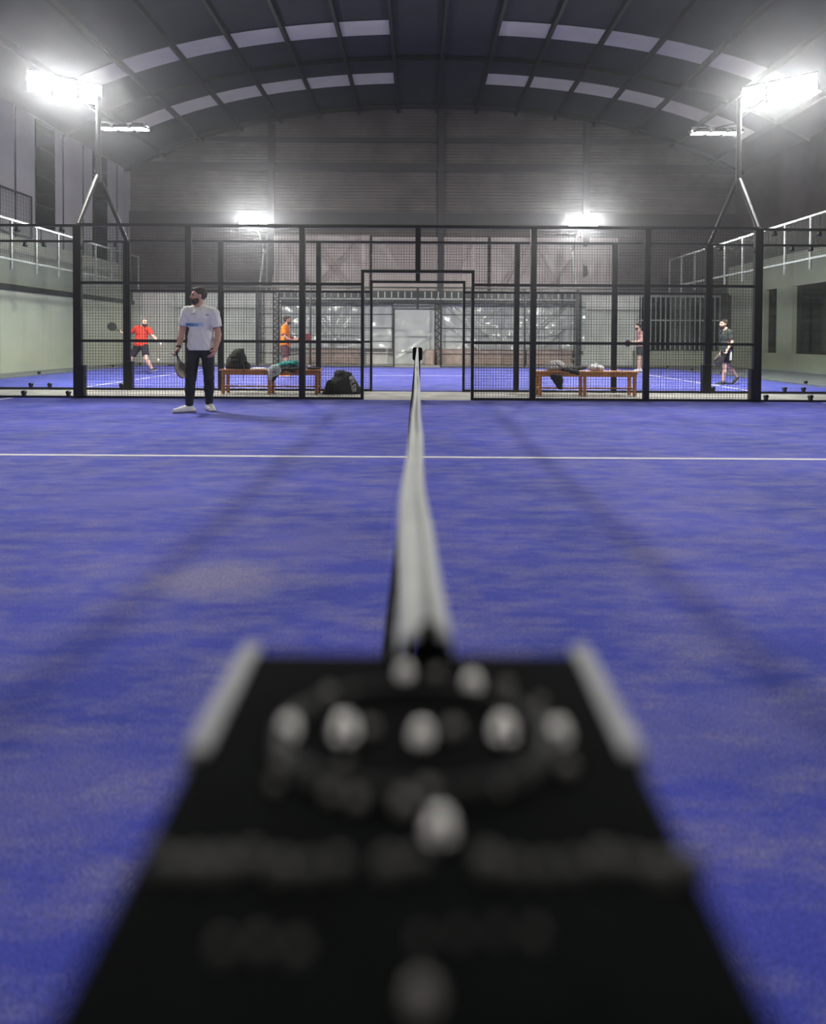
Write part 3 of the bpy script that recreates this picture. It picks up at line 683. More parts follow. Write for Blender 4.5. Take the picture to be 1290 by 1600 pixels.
# ------------------------------------------------------------------ SDF modelling
class SDF:
    def __init__(self, lo, hi, h):
        self.lo = np.array(lo, float); self.h = h
        n = np.ceil((np.array(hi) - self.lo) / h).astype(int) + 1; self.n = n
        self.ax = [self.lo[i] + h * np.arange(n[i]) for i in range(3)]
        self.d = np.full(n, 1.0, np.float32)
    def _sl(self, lo, hi):
        s = []
        for i in range(3):
            a = int(max(0, math.floor((lo[i] - self.lo[i]) / self.h))); b_ = int(min(self.n[i], math.ceil((hi[i] - self.lo[i]) / self.h) + 1))
            if b_ <= a: return None
            s.append(slice(a, b_))
        return tuple(s)
    def _g(self, s):
        return (self.ax[0][s[0]][:, None, None], self.ax[1][s[1]][None, :, None], self.ax[2][s[2]][None, None, :])
    def _put(self, s, e, k, op):
        d = self.d[s]
        if op == 'sub':
            self.d[s] = np.maximum(d, -e); return
        if k > 0:
            q = np.clip(0.5 + 0.5 * (d - e) / k, 0, 1); r = d * (1 - q) + e * q - k * q * (1 - q)
        else: r = np.minimum(d, e)
        self.d[s] = r
    def cap(self, a, b, ra, rb=None, k=0.02, sc=(1, 1, 1), op='u'):
        rb = ra if rb is None else rb; a = np.array(a, float); b = np.array(b, float); sc = np.array(sc, float); R_ = max(ra, rb) * max(sc) + 3 * k + 0.02
        s = self._sl(np.minimum(a, b) - R_, np.maximum(a, b) + R_)
        if s is None: return self
        X, Y, Z = self._g(s); ab = (b - a) / sc; L2 = max(ab @ ab, 1e-9)
        x, y, z = (X - a[0]) / sc[0], (Y - a[1]) / sc[1], (Z - a[2]) / sc[2]
        t = np.clip((x * ab[0] + y * ab[1] + z * ab[2]) / L2, 0, 1)
        e = (np.sqrt((x - t * ab[0]) ** 2 + (y - t * ab[1]) ** 2 + (z - t * ab[2]) ** 2) - (ra + t * (rb - ra))) * min(sc)
        self._put(s, e.astype(np.float32), k, op); return self
    def ell(self, c, r, k=0.02, rz=0.0, tilt=0.0, op='u'):
        """ellipsoid; tilt about local x, then rz about z"""
        c = np.array(c, float); r = np.array(r, float); m = max(r) + 3 * k + 0.02; s = self._sl(c - m, c + m)
        if s is None: return self
        X, Y, Z = self._g(s); x, y, z = X - c[0], Y - c[1], Z - c[2]
        cz, sz = math.cos(rz), math.sin(rz); x, y = x * cz + y * sz, -x * sz + y * cz
        ct, st = math.cos(tilt), math.sin(tilt); y, z = y * ct + z * st, -y * st + z * ct
        x, y, z = np.broadcast_arrays(x, y, z)
        k0 = np.sqrt((x / r[0]) ** 2 + (y / r[1]) ** 2 + (z / r[2]) ** 2); k1 = np.sqrt((x / r[0] ** 2) ** 2 + (y / r[1] ** 2) ** 2 + (z / r[2] ** 2) ** 2) + 1e-9
        self._put(s, (k0 * (k0 - 1) / k1).astype(np.float32), k, op); return self
    def plane(self, p, n, k=0):
        """keep the side where n.(x-p) < 0"""
        n = np.array(n, float); n /= np.linalg.norm(n); X, Y, Z = self._g((slice(None),) * 3)
        e = (X - p[0]) * n[0] + (Y - p[1]) * n[1] + (Z - p[2]) * n[2]; self.d = np.maximum(self.d, e.astype(np.float32)); return self
    def folds(self, amp, f, seed=0):
        r = np.random.default_rng(seed); X, Y, Z = self._g((slice(None),) * 3); D = 0
        for _ in range(5):
            v = r.normal(size=3) * f; D = D + np.sin(X * v[0] + Y * v[1] + Z * v[2] * 0.8 + r.uniform(0, 6)) / 5
        self.d = (self.d + amp * D).astype(np.float32); return self
    def mesh(self, name, m, parent=None, **kw):
        d = self.d; h = self.h; s = d < 0
        d[0], d[-1] = 1, 1; d[:, 0], d[:, -1] = 1, 1; d[:, :, 0], d[:, :, -1] = 1, 1; s = d < 0
        n = np.array(d.shape); cnt = np.zeros(n - 1, np.int8)
        for dx in (0, 1):
            for dy in (0, 1):
                for dz in (0, 1): cnt += s[dx:n[0]-1+dx, dy:n[1]-1+dy, dz:n[2]-1+dz]
        act = (cnt > 0) & (cnt < 8); I = np.argwhere(act); vid = np.full(n - 1, -1, np.int32); vid[act] = np.arange(len(I))
        P = np.zeros((len(I), 3)); C = np.zeros(len(I))
        for a in range(3):
            for u in (0, 1):
                for v in (0, 1):
                    o = [0, 0, 0]; o[(a + 1) % 3] = u; o[(a + 2) % 3] = v; o = np.array(o); o2 = o.copy(); o2[a] = 1
                    A = I + o; B = I + o2; d0 = d[A[:, 0], A[:, 1], A[:, 2]]; d1 = d[B[:, 0], B[:, 1], B[:, 2]]
                    mk = (d0 < 0) != (d1 < 0); t = np.where(mk, d0 / np.where(mk, d0 - d1, 1), 0)
                    P[mk] += (A[mk] + t[mk, None] * (B - A)[mk]); C += mk
        P = self.lo + h * P / C[:, None]; quads = []
        for a in range(3):
            b_, c_ = (a + 1) % 3, (a + 2) % 3
            sl0 = [slice(None)] * 3; sl1 = [slice(None)] * 3; sl0[a] = slice(0, -1); sl1[a] = slice(1, None)
            df = s[tuple(sl0)] != s[tuple(sl1)]; E = np.argwhere(df)
            inside = s[tuple(sl0)][df]
            ok = (E[:, b_] > 0) & (E[:, c_] > 0) & (E[:, b_] < n[b_] - 1) & (E[:, c_] < n[c_] - 1); E = E[ok]; inside = inside[ok]
            def cell(db, dc):
                Q = E.copy(); Q[:, b_] -= db; Q[:, c_] -= dc; return vid[Q[:, 0], Q[:, 1], Q[:, 2]]
            q = np.stack([cell(1, 1), cell(0, 1), cell(0, 0), cell(1, 0)], 1); q[~inside] = q[~inside][:, ::-1]; quads.append(q)
        Q = np.concatenate(quads)
        me = bpy.data.meshes.new(name); me.vertices.add(len(P)); me.vertices.foreach_set('co', P.astype(np.float32).ravel())
        me.loops.add(len(Q) * 4); me.loops.foreach_set('vertex_index', Q.astype(np.int32).ravel())
        me.polygons.add(len(Q)); me.polygons.foreach_set('loop_start', np.arange(len(Q), dtype=np.int32) * 4); me.polygons.foreach_set('loop_total', np.full(len(Q), 4, np.int32))
        me.update(calc_edges=True); me.validate(); me.materials.append(m); me.shade_smooth()
        o = bpy.data.objects.new(name, me); link(o, parent); props(o, **kw); return o

V3 = lambda *a: np.array(a, float)
def lerp(a, b, t): return a + (b - a) * t
def person(label, loc, J, hd, opt, h=0.008, group=None):
    """J: joints (local metres); hd: head facing direction (x, y); opt: clothing"""
    J = {k: V3(*v) for k, v in J.items()}
    t = thing('person', label, 'person', loc, 0, group)
    if opt.get('scale'): t.scale = (opt['scale'],) * 3
    P = np.array(list(J.values())); lo = P.min(0) - 0.2; hi = P.max(0) + 0.24; lo[2] = -0.02
    fz = math.atan2(hd[0], -hd[1])          # rotation so that local -y is the face direction
    tz = opt.get('torso_rz', 0.0)
    f = np.array([hd[0], hd[1], 0.0]); f /= np.linalg.norm(f); side = np.array([-f[1], f[0], 0.0]); up = V3(0, 0, 1)
    H = J['head']
    def torso(S, g):
        S.ell(J['chest'], (0.165 + g, 0.105 + g, 0.17 + g), 0.03, tz, opt.get('lean', 0)); S.ell(J['waist'], (0.150 + g, 0.10 + g, 0.16 + g), 0.06, tz)
        S.ell(J['pelvis'], (0.160 + g, 0.108 + g, 0.12 + g), 0.05, tz)
        S.cap(J['shl'], J['shr'], 0.058 + g * 0.6, None, 0.05)
        S.cap(lerp(J['shl'], J['neck'], 0.3), J['neck'] + up * 0.01, 0.05 + g * .5, 0.05, 0.04); S.cap(lerp(J['shr'], J['neck'], 0.3), J['neck'] + up * 0.01, 0.05 + g * .5, 0.05, 0.04)
    # body, one surface
    S = SDF(lo, hi, h); torso(S, 0)
    for s in ('l', 'r'):
        S.cap(J['sh' + s], J['el' + s], 0.052, 0.040, 0.03); S.cap(J['el' + s], lerp(J['el' + s], J['wr' + s], 0.35), 0.040, 0.041, 0.02); S.cap(lerp(J['el' + s], J['wr' + s], 0.35), J['wr' + s], 0.041, 0.026, 0.02)
        S.cap(J['hp' + s], J['kn' + s], 0.086, 0.056, 0.04); S.cap(J['kn' + s], lerp(J['kn' + s], J['an' + s], 0.35), 0.055, 0.056, 0.02); S.cap(lerp(J['kn' + s], J['an' + s], 0.35), J['an' + s], 0.056, 0.036, 0.03)
        S.cap(J['an' + s] - up * 0.02, J['to' + s], 0.036, 0.026, 0.02)
        # hand: palm and five fingers
        W = J['wr' + s]; D = J['ha' + s] - W; L = np.linalg.norm(D); D = D / L
        sp = np.array(opt.get('hand_side_' + s, (0, -1, 0)), float); sp -= D * (sp @ D); sp /= np.linalg.norm(sp); pn = np.cross(D, sp)
        S.cap(W, W + D * 0.02, 0.026, 0.028, 0.01)
        for q in (-1.2, -0.4, 0.4, 1.2): S.cap(W + D * 0.02 + sp * q * 0.012, W + D * 0.085 + sp * q * 0.019, 0.017, 0.0125, 0.008)
        curl = opt.get('curl_' + s, 0.5)
        for q, fl_ in ((-1.5, 0.058), (-0.5, 0.075), (0.5, 0.082), (1.5, 0.070)):
            a = W + D * 0.085 + sp * q * 0.0185; d1 = D * math.cos(curl) + pn * math.sin(curl); d2 = D * math.cos(2.2 * curl) + pn * math.sin(2.2 * curl)
            b_ = a + d1 * fl_ * 0.5; S.cap(a, b_, 0.0105, 0.0095, 0.003); S.cap(b_, b_ + d2 * fl_ * 0.5, 0.0095, 0.008, 0.003)
        a = W + D * 0.03 + sp * 0.028; b_ = a + (D * 0.6 + sp * 0.75) * 0.035; S.cap(a, b_, 0.014, 0.0115, 0.008); S.cap(b_, b_ + (D * 0.9 + sp * 0.2 + pn * 0.3) * 0.03, 0.0115, 0.009, 0.004)
    # neck and head
    S.cap(J['neck'] - up * 0.03, H - up * 0.05, 0.060, 0.052, 0.02)
    S.ell(H + up * 0.025 - f * 0.008, (0.074, 0.094, 0.098), 0.015, fz); S.ell(H - up * 0.045 + f * 0.025, (0.055, 0.068, 0.068), 0.025, fz)
    S.cap(H - up * 0.088 + f * 0.062, H - up * 0.088 + f * 0.066, 0.022, None, 0.02)
    S.cap(H + up * 0.02 + f * 0.086, H - up * 0.022 + f * 0.108, 0.009, 0.0135, 0.008)        # nose
    S.cap(H + up * 0.034 + f * 0.082 - side * 0.028, H + up * 0.034 + f * 0.082 + side * 0.028, 0.010, None, 0.012)   # brow
    for q in (-1, 1):
        S.ell(H + side * q * 0.031 + f * 0.089 + up * 0.012, (0.013, 0.013, 0.009), op='sub')
        S.ell(H + side * q * 0.076 - f * 0.004 - up * 0.004, (0.010, 0.020, 0.033), 0.006, fz)  # ear
    S.cap(H - up * 0.052 + f * 0.084 - side * 0.016, H - up * 0.052 + f * 0.084 + side * 0.016, 0.008, None, 0.006)   # lips
    S.mesh('body', opt['skin'], t)
    for q in (-1, 1):
        bm = bmesh.new(); p = H + side * q * 0.031 + f * 0.079 + up * 0.012
        bmesh.ops.create_uvsphere(bm, u_segments=10, v_segments=7, radius=0.0105, matrix=Matrix.Translation(p)); obj('eye', bm, M['eye'], t, True)
    # hair
    S = SDF(H - 0.16, H + 0.17, 0.006)
    S.ell(H + up * 0.035 - f * 0.018, (0.083, 0.102, 0.100), 0.01, fz); S.ell(H + up * 0.085 + f * 0.04, (0.062, 0.055, 0.035), 0.015, fz)
    S.plane(H + f * 0.050 + up * 0.055, f * 0.75 - up * 0.65)
    S.folds(0.006, 140, 3)
    S.mesh('hair', opt.get('hair', M['hair']), t)
    if opt.get('beard') is not None:
        S = SDF(H - 0.18, H + 0.12, 0.006)
        S.ell(H - up * 0.052 + f * 0.030, (0.063, 0.074, 0.075), 0.02, fz); S.cap(H - up * 0.085 + f * 0.060, H - up * 0.10 + f * 0.062, 0.030, 0.024, 0.02)
        S.ell(H - up * 0.0 + f * 0.118, (0.046, 0.052, 0.046), op='sub', rz=fz)
        S.plane(H - up * 0.022, up * 0.9 + f * 0.25); S.plane(H - f * 0.01, -f); S.folds(0.003, 160, 5)
        S.mesh('beard', opt['beard'], t)
    # shirt
    if opt.get('shirt') is not None:
        g = 0.018; S = SDF(lo, hi, h); torso(S, g)
        hem = opt.get('hem', 0.86); S.cap(J['waist'], np.array([J['pelvis'][0], J['pelvis'][1], hem]), 0.160, 0.170, 0.03, (1.08, 0.78, 1) if abs(tz) < 0.6 else (0.78, 1.08, 1))
        for s in ('l', 'r'):
            if opt.get('sleeveless'): continue
            e = lerp(J['sh' + s], J['el' + s], 0.66); S.cap(J['sh' + s], e, 0.070, 0.066, 0.03)
        S.folds(opt.get('fold', 0.006), 34, 11); S.folds(opt.get('fold', 0.006) * 0.5, 62, 12)
        for s in ('l', 'r'):
            if opt.get('sleeveless'): continue
            d = J['el' + s] - J['sh' + s]; d = d / np.linalg.norm(d); e = lerp(J['sh' + s], J['el' + s], 0.66)
            # cut the sleeve end square, only round the arm
            X, Y, Z = S._g((slice(None),) * 3); pl = (X - e[0]) * d[0] + (Y - e[1]) * d[1] + (Z - e[2]) * d[2]
            dist = np.sqrt((X - e[0]) ** 2 + (Y - e[1]) ** 2 + (Z - e[2]) ** 2)
            S.d = np.where((dist < 0.125) & (np.abs(X - J['waist'][0]) + 0 * Y + 0 * Z > opt.get('cutx', 0.165)), np.maximum(S.d, pl), S.d).astype(np.float32)
        S.plane((J['pelvis'][0], J['pelvis'][1], hem), (0.0, 0.0, -1))
        S.ell(J['neck'] + up * 0.035 + f * 0.02, (0.066, 0.07, 0.055), op='sub')
        so = S.mesh('shirt', opt['shirt'], t)
        if opt.get('prints'): opt['prints'](so)
    # legwear
    if opt.get('trousers') is not None:
        S = SDF(lo, hi, h); S.ell(J['pelvis'], (0.164, 0.112, 0.135), 0.04, tz)
        for s in ('l', 'r'):
            cm = lerp(J['kn' + s], J['an' + s], 0.4); S.cap(J['hp' + s], J['kn' + s], 0.098, 0.070, 0.04, (1, 0.95, 1)); S.cap(J['kn' + s], cm, 0.070, 0.068, 0.02); S.cap(cm, J['an' + s], 0.068, 0.050, 0.02)
        S.folds(0.005, 45, 4)
        for s in ('l', 'r'):
            a = J['an' + s]; X, Y, Z = S._g((slice(None),) * 3); S.d = np.where(np.hypot(X - a[0], Y - a[1]) + 0 * Z < 0.12, np.maximum(S.d, a[2] - Z), S.d).astype(np.float32)
        S.plane((0, 0, J['pelvis'][2] + 0.08), (0, 0, 1)); S.mesh('trousers', opt['trousers'], t)
    if opt.get('shorts') is not None:
        S = SDF(lo, hi, h); S.ell(J['pelvis'], (0.172, 0.120, 0.135), 0.04, tz)
        for s in ('l', 'r'):
            e = lerp(J['hp' + s], J['kn' + s], 0.72); S.cap(J['hp' + s], e, 0.105, 0.092, 0.05)
        S.folds(0.005, 40, 6)
        for s in ('l', 'r'):
            e = lerp(J['hp' + s], J['kn' + s], 0.72); d = J['kn' + s] - J['hp' + s]; d = d / np.linalg.norm(d)
            X, Y, Z = S._g((slice(None),) * 3); pl = (X - e[0]) * d[0] + (Y - e[1]) * d[1] + (Z - e[2]) * d[2]
            dist = np.sqrt((X - e[0]) ** 2 + (Y - e[1]) ** 2 + (Z - e[2]) ** 2); S.d = np.where(dist < 0.13, np.maximum(S.d, pl), S.d).astype(np.float32)
        S.plane((0, 0, J['pelvis'][2] + 0.08), (0, 0, 1)); S.mesh('shorts', opt['shorts'], t)
    # shoes
    for s in ('l', 'r'):
        A = J['an' + s]; T = J['to' + s]; d = T - A; dl = d / np.linalg.norm(d); fl_ = np.array([d[0], d[1], d[2] + (A[2] - T[2]) if False else 0.0])
        heel = A - up * (0.055) - (T - A) * 0.28 * np.array([1, 1, 0]); mn = min(A[2], T[2])
        S = SDF(np.minimum(A, T) - 0.16, np.maximum(A, T) + 0.13, 0.006)
        S.cap(A - up * 0.02, A - up * 0.035, 0.050, 0.050, 0.02); S.cap(heel, lerp(A - up * 0.05, T, 0.5), 0.040, 0.043, 0.02); S.cap(lerp(A - up * 0.05, T, 0.4), T, 0.045, 0.034, 0.03); S.cap(A - up * 0.015, lerp(A - up * 0.03, T, 0.55), 0.042, 0.036, 0.03)
        S.ell(A + up * 0.045, (0.034, 0.034, 0.05), op='sub')
        n = np.cross(d, np.cross(up, d)); n = n / np.linalg.norm(n); base = T - n * 0.030
        if abs(A[2] - 0.09) < 0.03 and T[2] < 0.06: n = up; base = V3(A[0], A[1], 0.020)
        S.plane(base, -n); sh = S.mesh('shoe', opt.get('shoe', M['shoe']), t)
        S = SDF(np.minimum(A, T) - 0.16, np.maximum(A, T) + 0.13, 0.006)
        S.cap(heel, T, 0.047, 0.040, 0.01); S.cap(lerp(A - up * 0.05, T, 0.4), T, 0.050, 0.040, 0.02); S.plane(base + n * 0.006, n); S.plane(base - n * 0.020, -n); S.mesh('sole', opt.get('sole', M['shoe']), sh)
    return t

def racket(label, loc, rot, face, scale=1.0, group=None):
    """padel racket; local: grip end at origin, head towards -z, face normal +y"""
    t = thing('padel_racket', label, 'racket', loc); t.rotation_euler = rot; t.scale = (scale,) * 3
    bm = bmesh.new(); add_cyl(bm, (0, 0, 0.0), (0, 0, -0.13), 0.015, 0.014, 12); add_cyl(bm, (0, 0, 0.006), (0, 0, 0.0), 0.018, 0.018, 12); obj('grip', bm, M['grip'], t, True)
    bm = bmesh.new(); add_bar(bm, (0, 0, -0.12), (-0.055, 0, -0.21), 0.02, 0.016); add_bar(bm, (0, 0, -0.12), (0.055, 0, -0.21), 0.02, 0.016); obj('throat', bm, face, t)
    V = []; F = []; n = 28
    for yv, r in ((-0.017, 0.97), (-0.012, 1.0), (0.012, 1.0), (0.017, 0.97)):
        for i in range(n):
            a = 2 * math.pi * i / n; V.append((0.128 * r * math.cos(a), yv, -0.315 + 0.135 * r * math.sin(a)))
    for k in range(3):
        for i in range(n): F.append((k * n + i, k * n + (i + 1) % n, (k + 1) * n + (i + 1) % n, (k + 1) * n + i))
    F.append(tuple(range(n))[::-1]); F.append(tuple(range(3 * n, 4 * n)))
    hd = pyobj('racket_head', V, F, face, t)
    bm = bmesh.new()
    for ix in range(-3, 4):
        for iz in range(-3, 4):
            if ix * ix + iz * iz < 11: add_cyl(bm, (ix * 0.026, -0.0185, -0.315 + iz * 0.026), (ix * 0.026, 0.0185, -0.315 + iz * 0.026), 0.006, n=8)
    obj('drill_holes', bm, M['eye'], hd, kind='stuff')
    return t

# ---- man in white shirt, near court
def decal(name, coords, so, m, y=-0.5, off=0.002):
    """flat print projected onto the front of the shirt along +y"""
    me = so.data; me.calc_loop_triangles()
    from mathutils.bvhtree import BVHTree
    bv = BVHTree.FromPolygons([v.co[:] for v in me.vertices], [p.vertices[:] for p in me.polygons])
    bm = bmesh.new(); 
    for poly in coords:
        vs = [bm.verts.new((x, 0, z)) for (x, z) in poly]; bm.faces.new(vs)
    bmesh.ops.triangulate(bm, faces=bm.faces[:]); bmesh.ops.subdivide_edges(bm, edges=bm.edges[:], cuts=3, use_grid_fill=True)
    for v in bm.verts:
        hit = bv.ray_cast(Vector((v.co.x, y, v.co.z)), Vector((0, 1, 0)))
        v.co.y = (hit[0].y if hit[0] else 0) - off
    return obj(name, bm, m, so)
M['blueprint'] = mat('blue_letter_print', (0.015, 0.09, 0.30), 0.7)
def white_prints(so):
    q = lambda x, z, w, hh, sk=0.004: [(x, z), (x + w, z), (x + w + sk, z + hh), (x + sk, z + hh)]
    decal('small_chest_print', [q(-0.085, 1.375, 0.022, 0.006), q(-0.060, 1.378, 0.038, 0.008), q(-0.03, 1.386, 0.008, 0.01)], so, M['greyprint'])
    decal('chest_emblem', [[(0.118, 1.362), (0.132, 1.362), (0.142, 1.392)], [(0.136, 1.362), (0.150, 1.362), (0.150, 1.385)], [(0.153, 1.362), (0.168, 1.368), (0.156, 1.382)]], so, M['greyprint'])
    L = []
    for i, x in enumerate(np.arange(-0.155, 0.03, 0.024)):
        hh = 0.030 if i < 5 else 0.022
        L.append(q(x, 1.217, 0.010, hh + 0.004, 0.010))
        if i % 2 == 0: L.append(q(x + 0.008, 1.219, 0.008, 0.008, 0.002))
        else: L.append(q(x + 0.010, 1.236, 0.008, 0.008, 0.002))
    decal('band_lettering', L, so, M['blueprint'])
J = dict(head=(0.0, 0.0, 1.64), neck=(0.01, 0.02, 1.475), chest=(0.015, 0.02, 1.30), waist=(0.02, 0.03, 1.08), pelvis=(0.02, 0.03, 0.93),
         shl=(-0.175, 0.02, 1.415), shr=(0.205, 0.03, 1.405), ell=(-0.245, 0.02, 1.12), elr=(0.265, 0.05, 1.10), wrl=(-0.265, -0.05, 0.90), wrr=(0.250, -0.02, 0.895),
         hal=(-0.285, -0.09, 0.80), har=(0.205, -0.06, 0.79), hpl=(-0.075, 0.02, 0.88), hpr=(0.115, 0.03, 0.88), knl=(-0.095, -0.04, 0.47), knr=(0.125, 0.06, 0.48),
         anl=(-0.110, -0.06, 0.09), anr=(0.095, 0.16, 0.09), tol=(-0.27, -0.15, 0.035), tor=(0.20, 0.02, 0.035))
MANX, MANY = -3.09, 8.42
person('bearded person in white shirt and black trousers standing before the near fence holding a racket', (MANX, MANY, 0.012), J, (-0.85, -0.53),
       dict(skin=M['skin'], hair=M['hair'], beard=M['beard'], shirt=M['shirt'], trousers=M['trousers'], hem=0.875, prints=white_prints, cutx=0.175, fold=0.011,
            hand_side_l=(0, -1, 0), hand_side_r=(-0.4, -1, 0), curl_l=0.9, curl_r=0.35, sole=M['sole']), 0.007)
# wristband
racket('beige and black racket hanging from the white-shirted person\'s hand', (MANX - 0.275, MANY - 0.105, 0.875), (R(-18), 0, R(74)), M['racketbeige'], 0.88)
wb_ = [o for o in bpy.data.objects if o.name == 'person'][0]
bm = bmesh.new(); add_cyl(bm, (-0.262, -0.038, 0.935), (-0.265, -0.046, 0.912), 0.035, n=16); obj('wristband', bm, M['grip'], wb_)

# ---- red shirt player, lunging, at left of the far court
J = dict(head=(0.07, -0.05, 1.47), neck=(0.02, 0.0, 1.34), chest=(-0.03, 0.0, 1.17), waist=(-0.06, 0.02, 0.97), pelvis=(-0.07, 0.03, 0.82),
         shl=(-0.20, 0.05, 1.30), shr=(0.20, -0.05, 1.26), ell=(-0.42, 0.08, 1.14), elr=(0.36, -0.12, 1.06), wrl=(-0.56, 0.02, 1.16), wrr=(0.52, -0.2, 0.93),
         hal=(-0.64, -0.02, 1.20), har=(0.60, -0.24, 0.89), hpl=(-0.17, 0.03, 0.78), hpr=(0.04, 0.02, 0.78), knl=(-0.33, -0.05, 0.42), knr=(0.14, -0.1, 0.44),
         anl=(-0.40, 0.05, 0.09), anr=(0.27, 0.0, 0.13), tol=(-0.46, -0.12, 0.035), tor=(0.42, -0.12, 0.16))
person('person in bright red shirt and black shorts lunging at the left of the far court', (-7.78, 16.9, 0.012), J, (0.6, -0.8),
       dict(skin=M['skin3'], hair=M['hairgrey'], beard=M['beard'], shirt=M['red'], shorts=M['shorts'], hem=0.80, shoe=M['darkshoe'], sole=M['shoe'], curl_l=1.0, curl_r=0.3, cutx=0.2), 0.010)
racket('black round racket swung back by the red-shirted person', (-7.78 - 0.60, 16.88, 1.19), (0, R(125), R(15)), M['racketblack'], 0.92)
# ---- orange shirt player
J = dict(head=(0.05, 0.0, 1.60), neck=(0.0, 0.0, 1.45), chest=(-0.02, 0.0, 1.27), waist=(-0.02, 0.0, 1.06), pelvis=(-0.02, 0.0, 0.90),
         shl=(-0.03, -0.17, 1.38), shr=(-0.01, 0.17, 1.38), ell=(0.03, -0.22, 1.12), elr=(0.05, 0.22, 1.12), wrl=(0.24, -0.18, 1.02), wrr=(0.26, 0.16, 1.05),
         hal=(0.33, -0.14, 1.02), har=(0.35, 0.12, 1.06), hpl=(-0.02, -0.09, 0.86), hpr=(-0.02, 0.09, 0.86), knl=(0.03, -0.11, 0.47), knr=(0.02, 0.11, 0.47),
         anl=(-0.06, -0.12, 0.09), anr=(-0.02, 0.12, 0.09), tol=(0.11, -0.13, 0.035), tor=(0.15, 0.13, 0.035))
person('person in orange shirt and maroon shorts seen in profile behind the left bench', (-3.6, 16.3, 0.012), J, (1, 0.05),
       dict(skin=M['skin2'], hair=M['hair'], beard=M['beard'], shirt=M['orange'], shorts=M['maroon'], hem=0.84, torso_rz=math.pi / 2, shoe=M['orangeshoe'], sole=M['shoe'], curl_l=0.9, curl_r=0.9, cutx=0.0, scale=0.96,
            hand_side_l=(0, 0, 1), hand_side_r=(0, 0, 1)), 0.010)
racket('dark red racket held in front by the orange-shirted person', (-3.6 + 0.30, 16.32, 1.0), (0, R(-105), R(10)), mat('dark_red_racket', (0.14, 0.03, 0.035), 0.4), 0.9)
# ---- walker in charcoal, right
J = dict(head=(-0.05, 0.0, 1.60), neck=(0.0, 0.0, 1.45), chest=(0.02, 0.0, 1.27), waist=(0.03, 0.0, 1.06), pelvis=(0.03, 0.0, 0.90),
         shl=(0.03, -0.17, 1.38), shr=(0.01, 0.17, 1.38), ell=(0.06, -0.22, 1.12), elr=(0.05, 0.22, 1.12), wrl=(-0.08, -0.24, 0.92), wrr=(0.0, 0.22, 0.88),
         hal=(-0.12, -0.24, 0.82), har=(-0.04, 0.22, 0.79), hpl=(0.02, -0.09, 0.86), hpr=(0.03, 0.09, 0.86), knl=(-0.06, -0.10, 0.48), knr=(0.16, 0.10, 0.50),
         anl=(-0.10, -0.10, 0.09), anr=(0.37, 0.10, 0.19), tol=(-0.27, -0.11, 0.035), tor=(0.27, 0.10, 0.05))
person('person in charcoal shirt and black shorts walking left with a racket, far court', (7.28, 14.1, 0.012), J, (-1, -0.05),
       dict(skin=M['skin3'], hair=M['hair'], beard=M['beard'], shirt=M['charcoal'], shorts=M['shorts'], hem=0.84, torso_rz=math.pi / 2, shoe=M['darkshoe'], sole=M['shoe'], curl_l=1.0, curl_r=0.6, cutx=0.0, scale=0.90), 0.010)
wk = [o for o in bpy.data.objects if o.name.startswith('person') and 'charcoal' in o.get('label', '')][0]
bm = bmesh.new(); add_box(bm, (0.015, -0.202, 0.66), (0.06, -0.188, 0.93)); obj('side_stripe', bm, M['whitecloth'], wk)
racket('dark patterned racket carried low by the person in the charcoal shirt', (7.28 - 0.08, 13.88, 0.80), (R(10), R(38), R(8)), mat('mottled_racket', (0.09, 0.075, 0.07), 0.4, 0, (25, 0.8)), 0.9)
# ---- pink top player behind the post
J = dict(head=(-0.05, 0.0, 1.60), neck=(0.0, 0.0, 1.45), chest=(0.02, 0.0, 1.27), waist=(0.03, 0.0, 1.06), pelvis=(0.03, 0.0, 0.90),
         shl=(0.0, -0.17, 1.38), shr=(0.04, 0.17, 1.38), ell=(0.0, -0.22, 1.12), elr=(0.05, 0.22, 1.12), wrl=(-0.22, -0.16, 1.02), wrr=(-0.2, 0.12, 1.02),
         hal=(-0.31, -0.12, 1.04), har=(-0.29, 0.08, 1.04), hpl=(0.02, -0.09, 0.86), hpr=(0.03, 0.09, 0.86), knl=(-0.03, -0.11, 0.47), knr=(0.06, 0.11, 0.47),
         anl=(-0.05, -0.11, 0.09), anr=(0.10, 0.12, 0.09), tol=(-0.22, -0.12, 0.035), tor=(-0.07, 0.13, 0.035))
person('person in faded pink vest and dark shorts half hidden by a fence post at right', (7.36, 19.8, 0.012), J, (-1, -0.1),
       dict(skin=M['skin3'], hair=M['hair'], beard=M['beard'], shirt=M['pink'], sleeveless=True, shorts=M['charcoal'], hem=0.86, torso_rz=math.pi / 2, shoe=M['shoe'], curl_l=1.0, curl_r=1.0, cutx=0.0, scale=0.93,
            hand_side_l=(0, 0, 1), hand_side_r=(0, 0, 1)), 0.012)
racket('dark racket held up by the person in the faded pink vest', (7.36 - 0.22, 19.64, 0.93), (0, R(95), R(20)), M['racketblack'], 0.85)
# ball
bm = bmesh.new(); bmesh.ops.create_icosphere(bm, subdivisions=3, radius=0.036)
b = obj('padel_ball', bm, M['ball'], None, True, label='yellow-white ball in the air beside the red-shirted person\'s raised foot', cat='ball'); b.location = (-7.3, 16.8, 0.42)

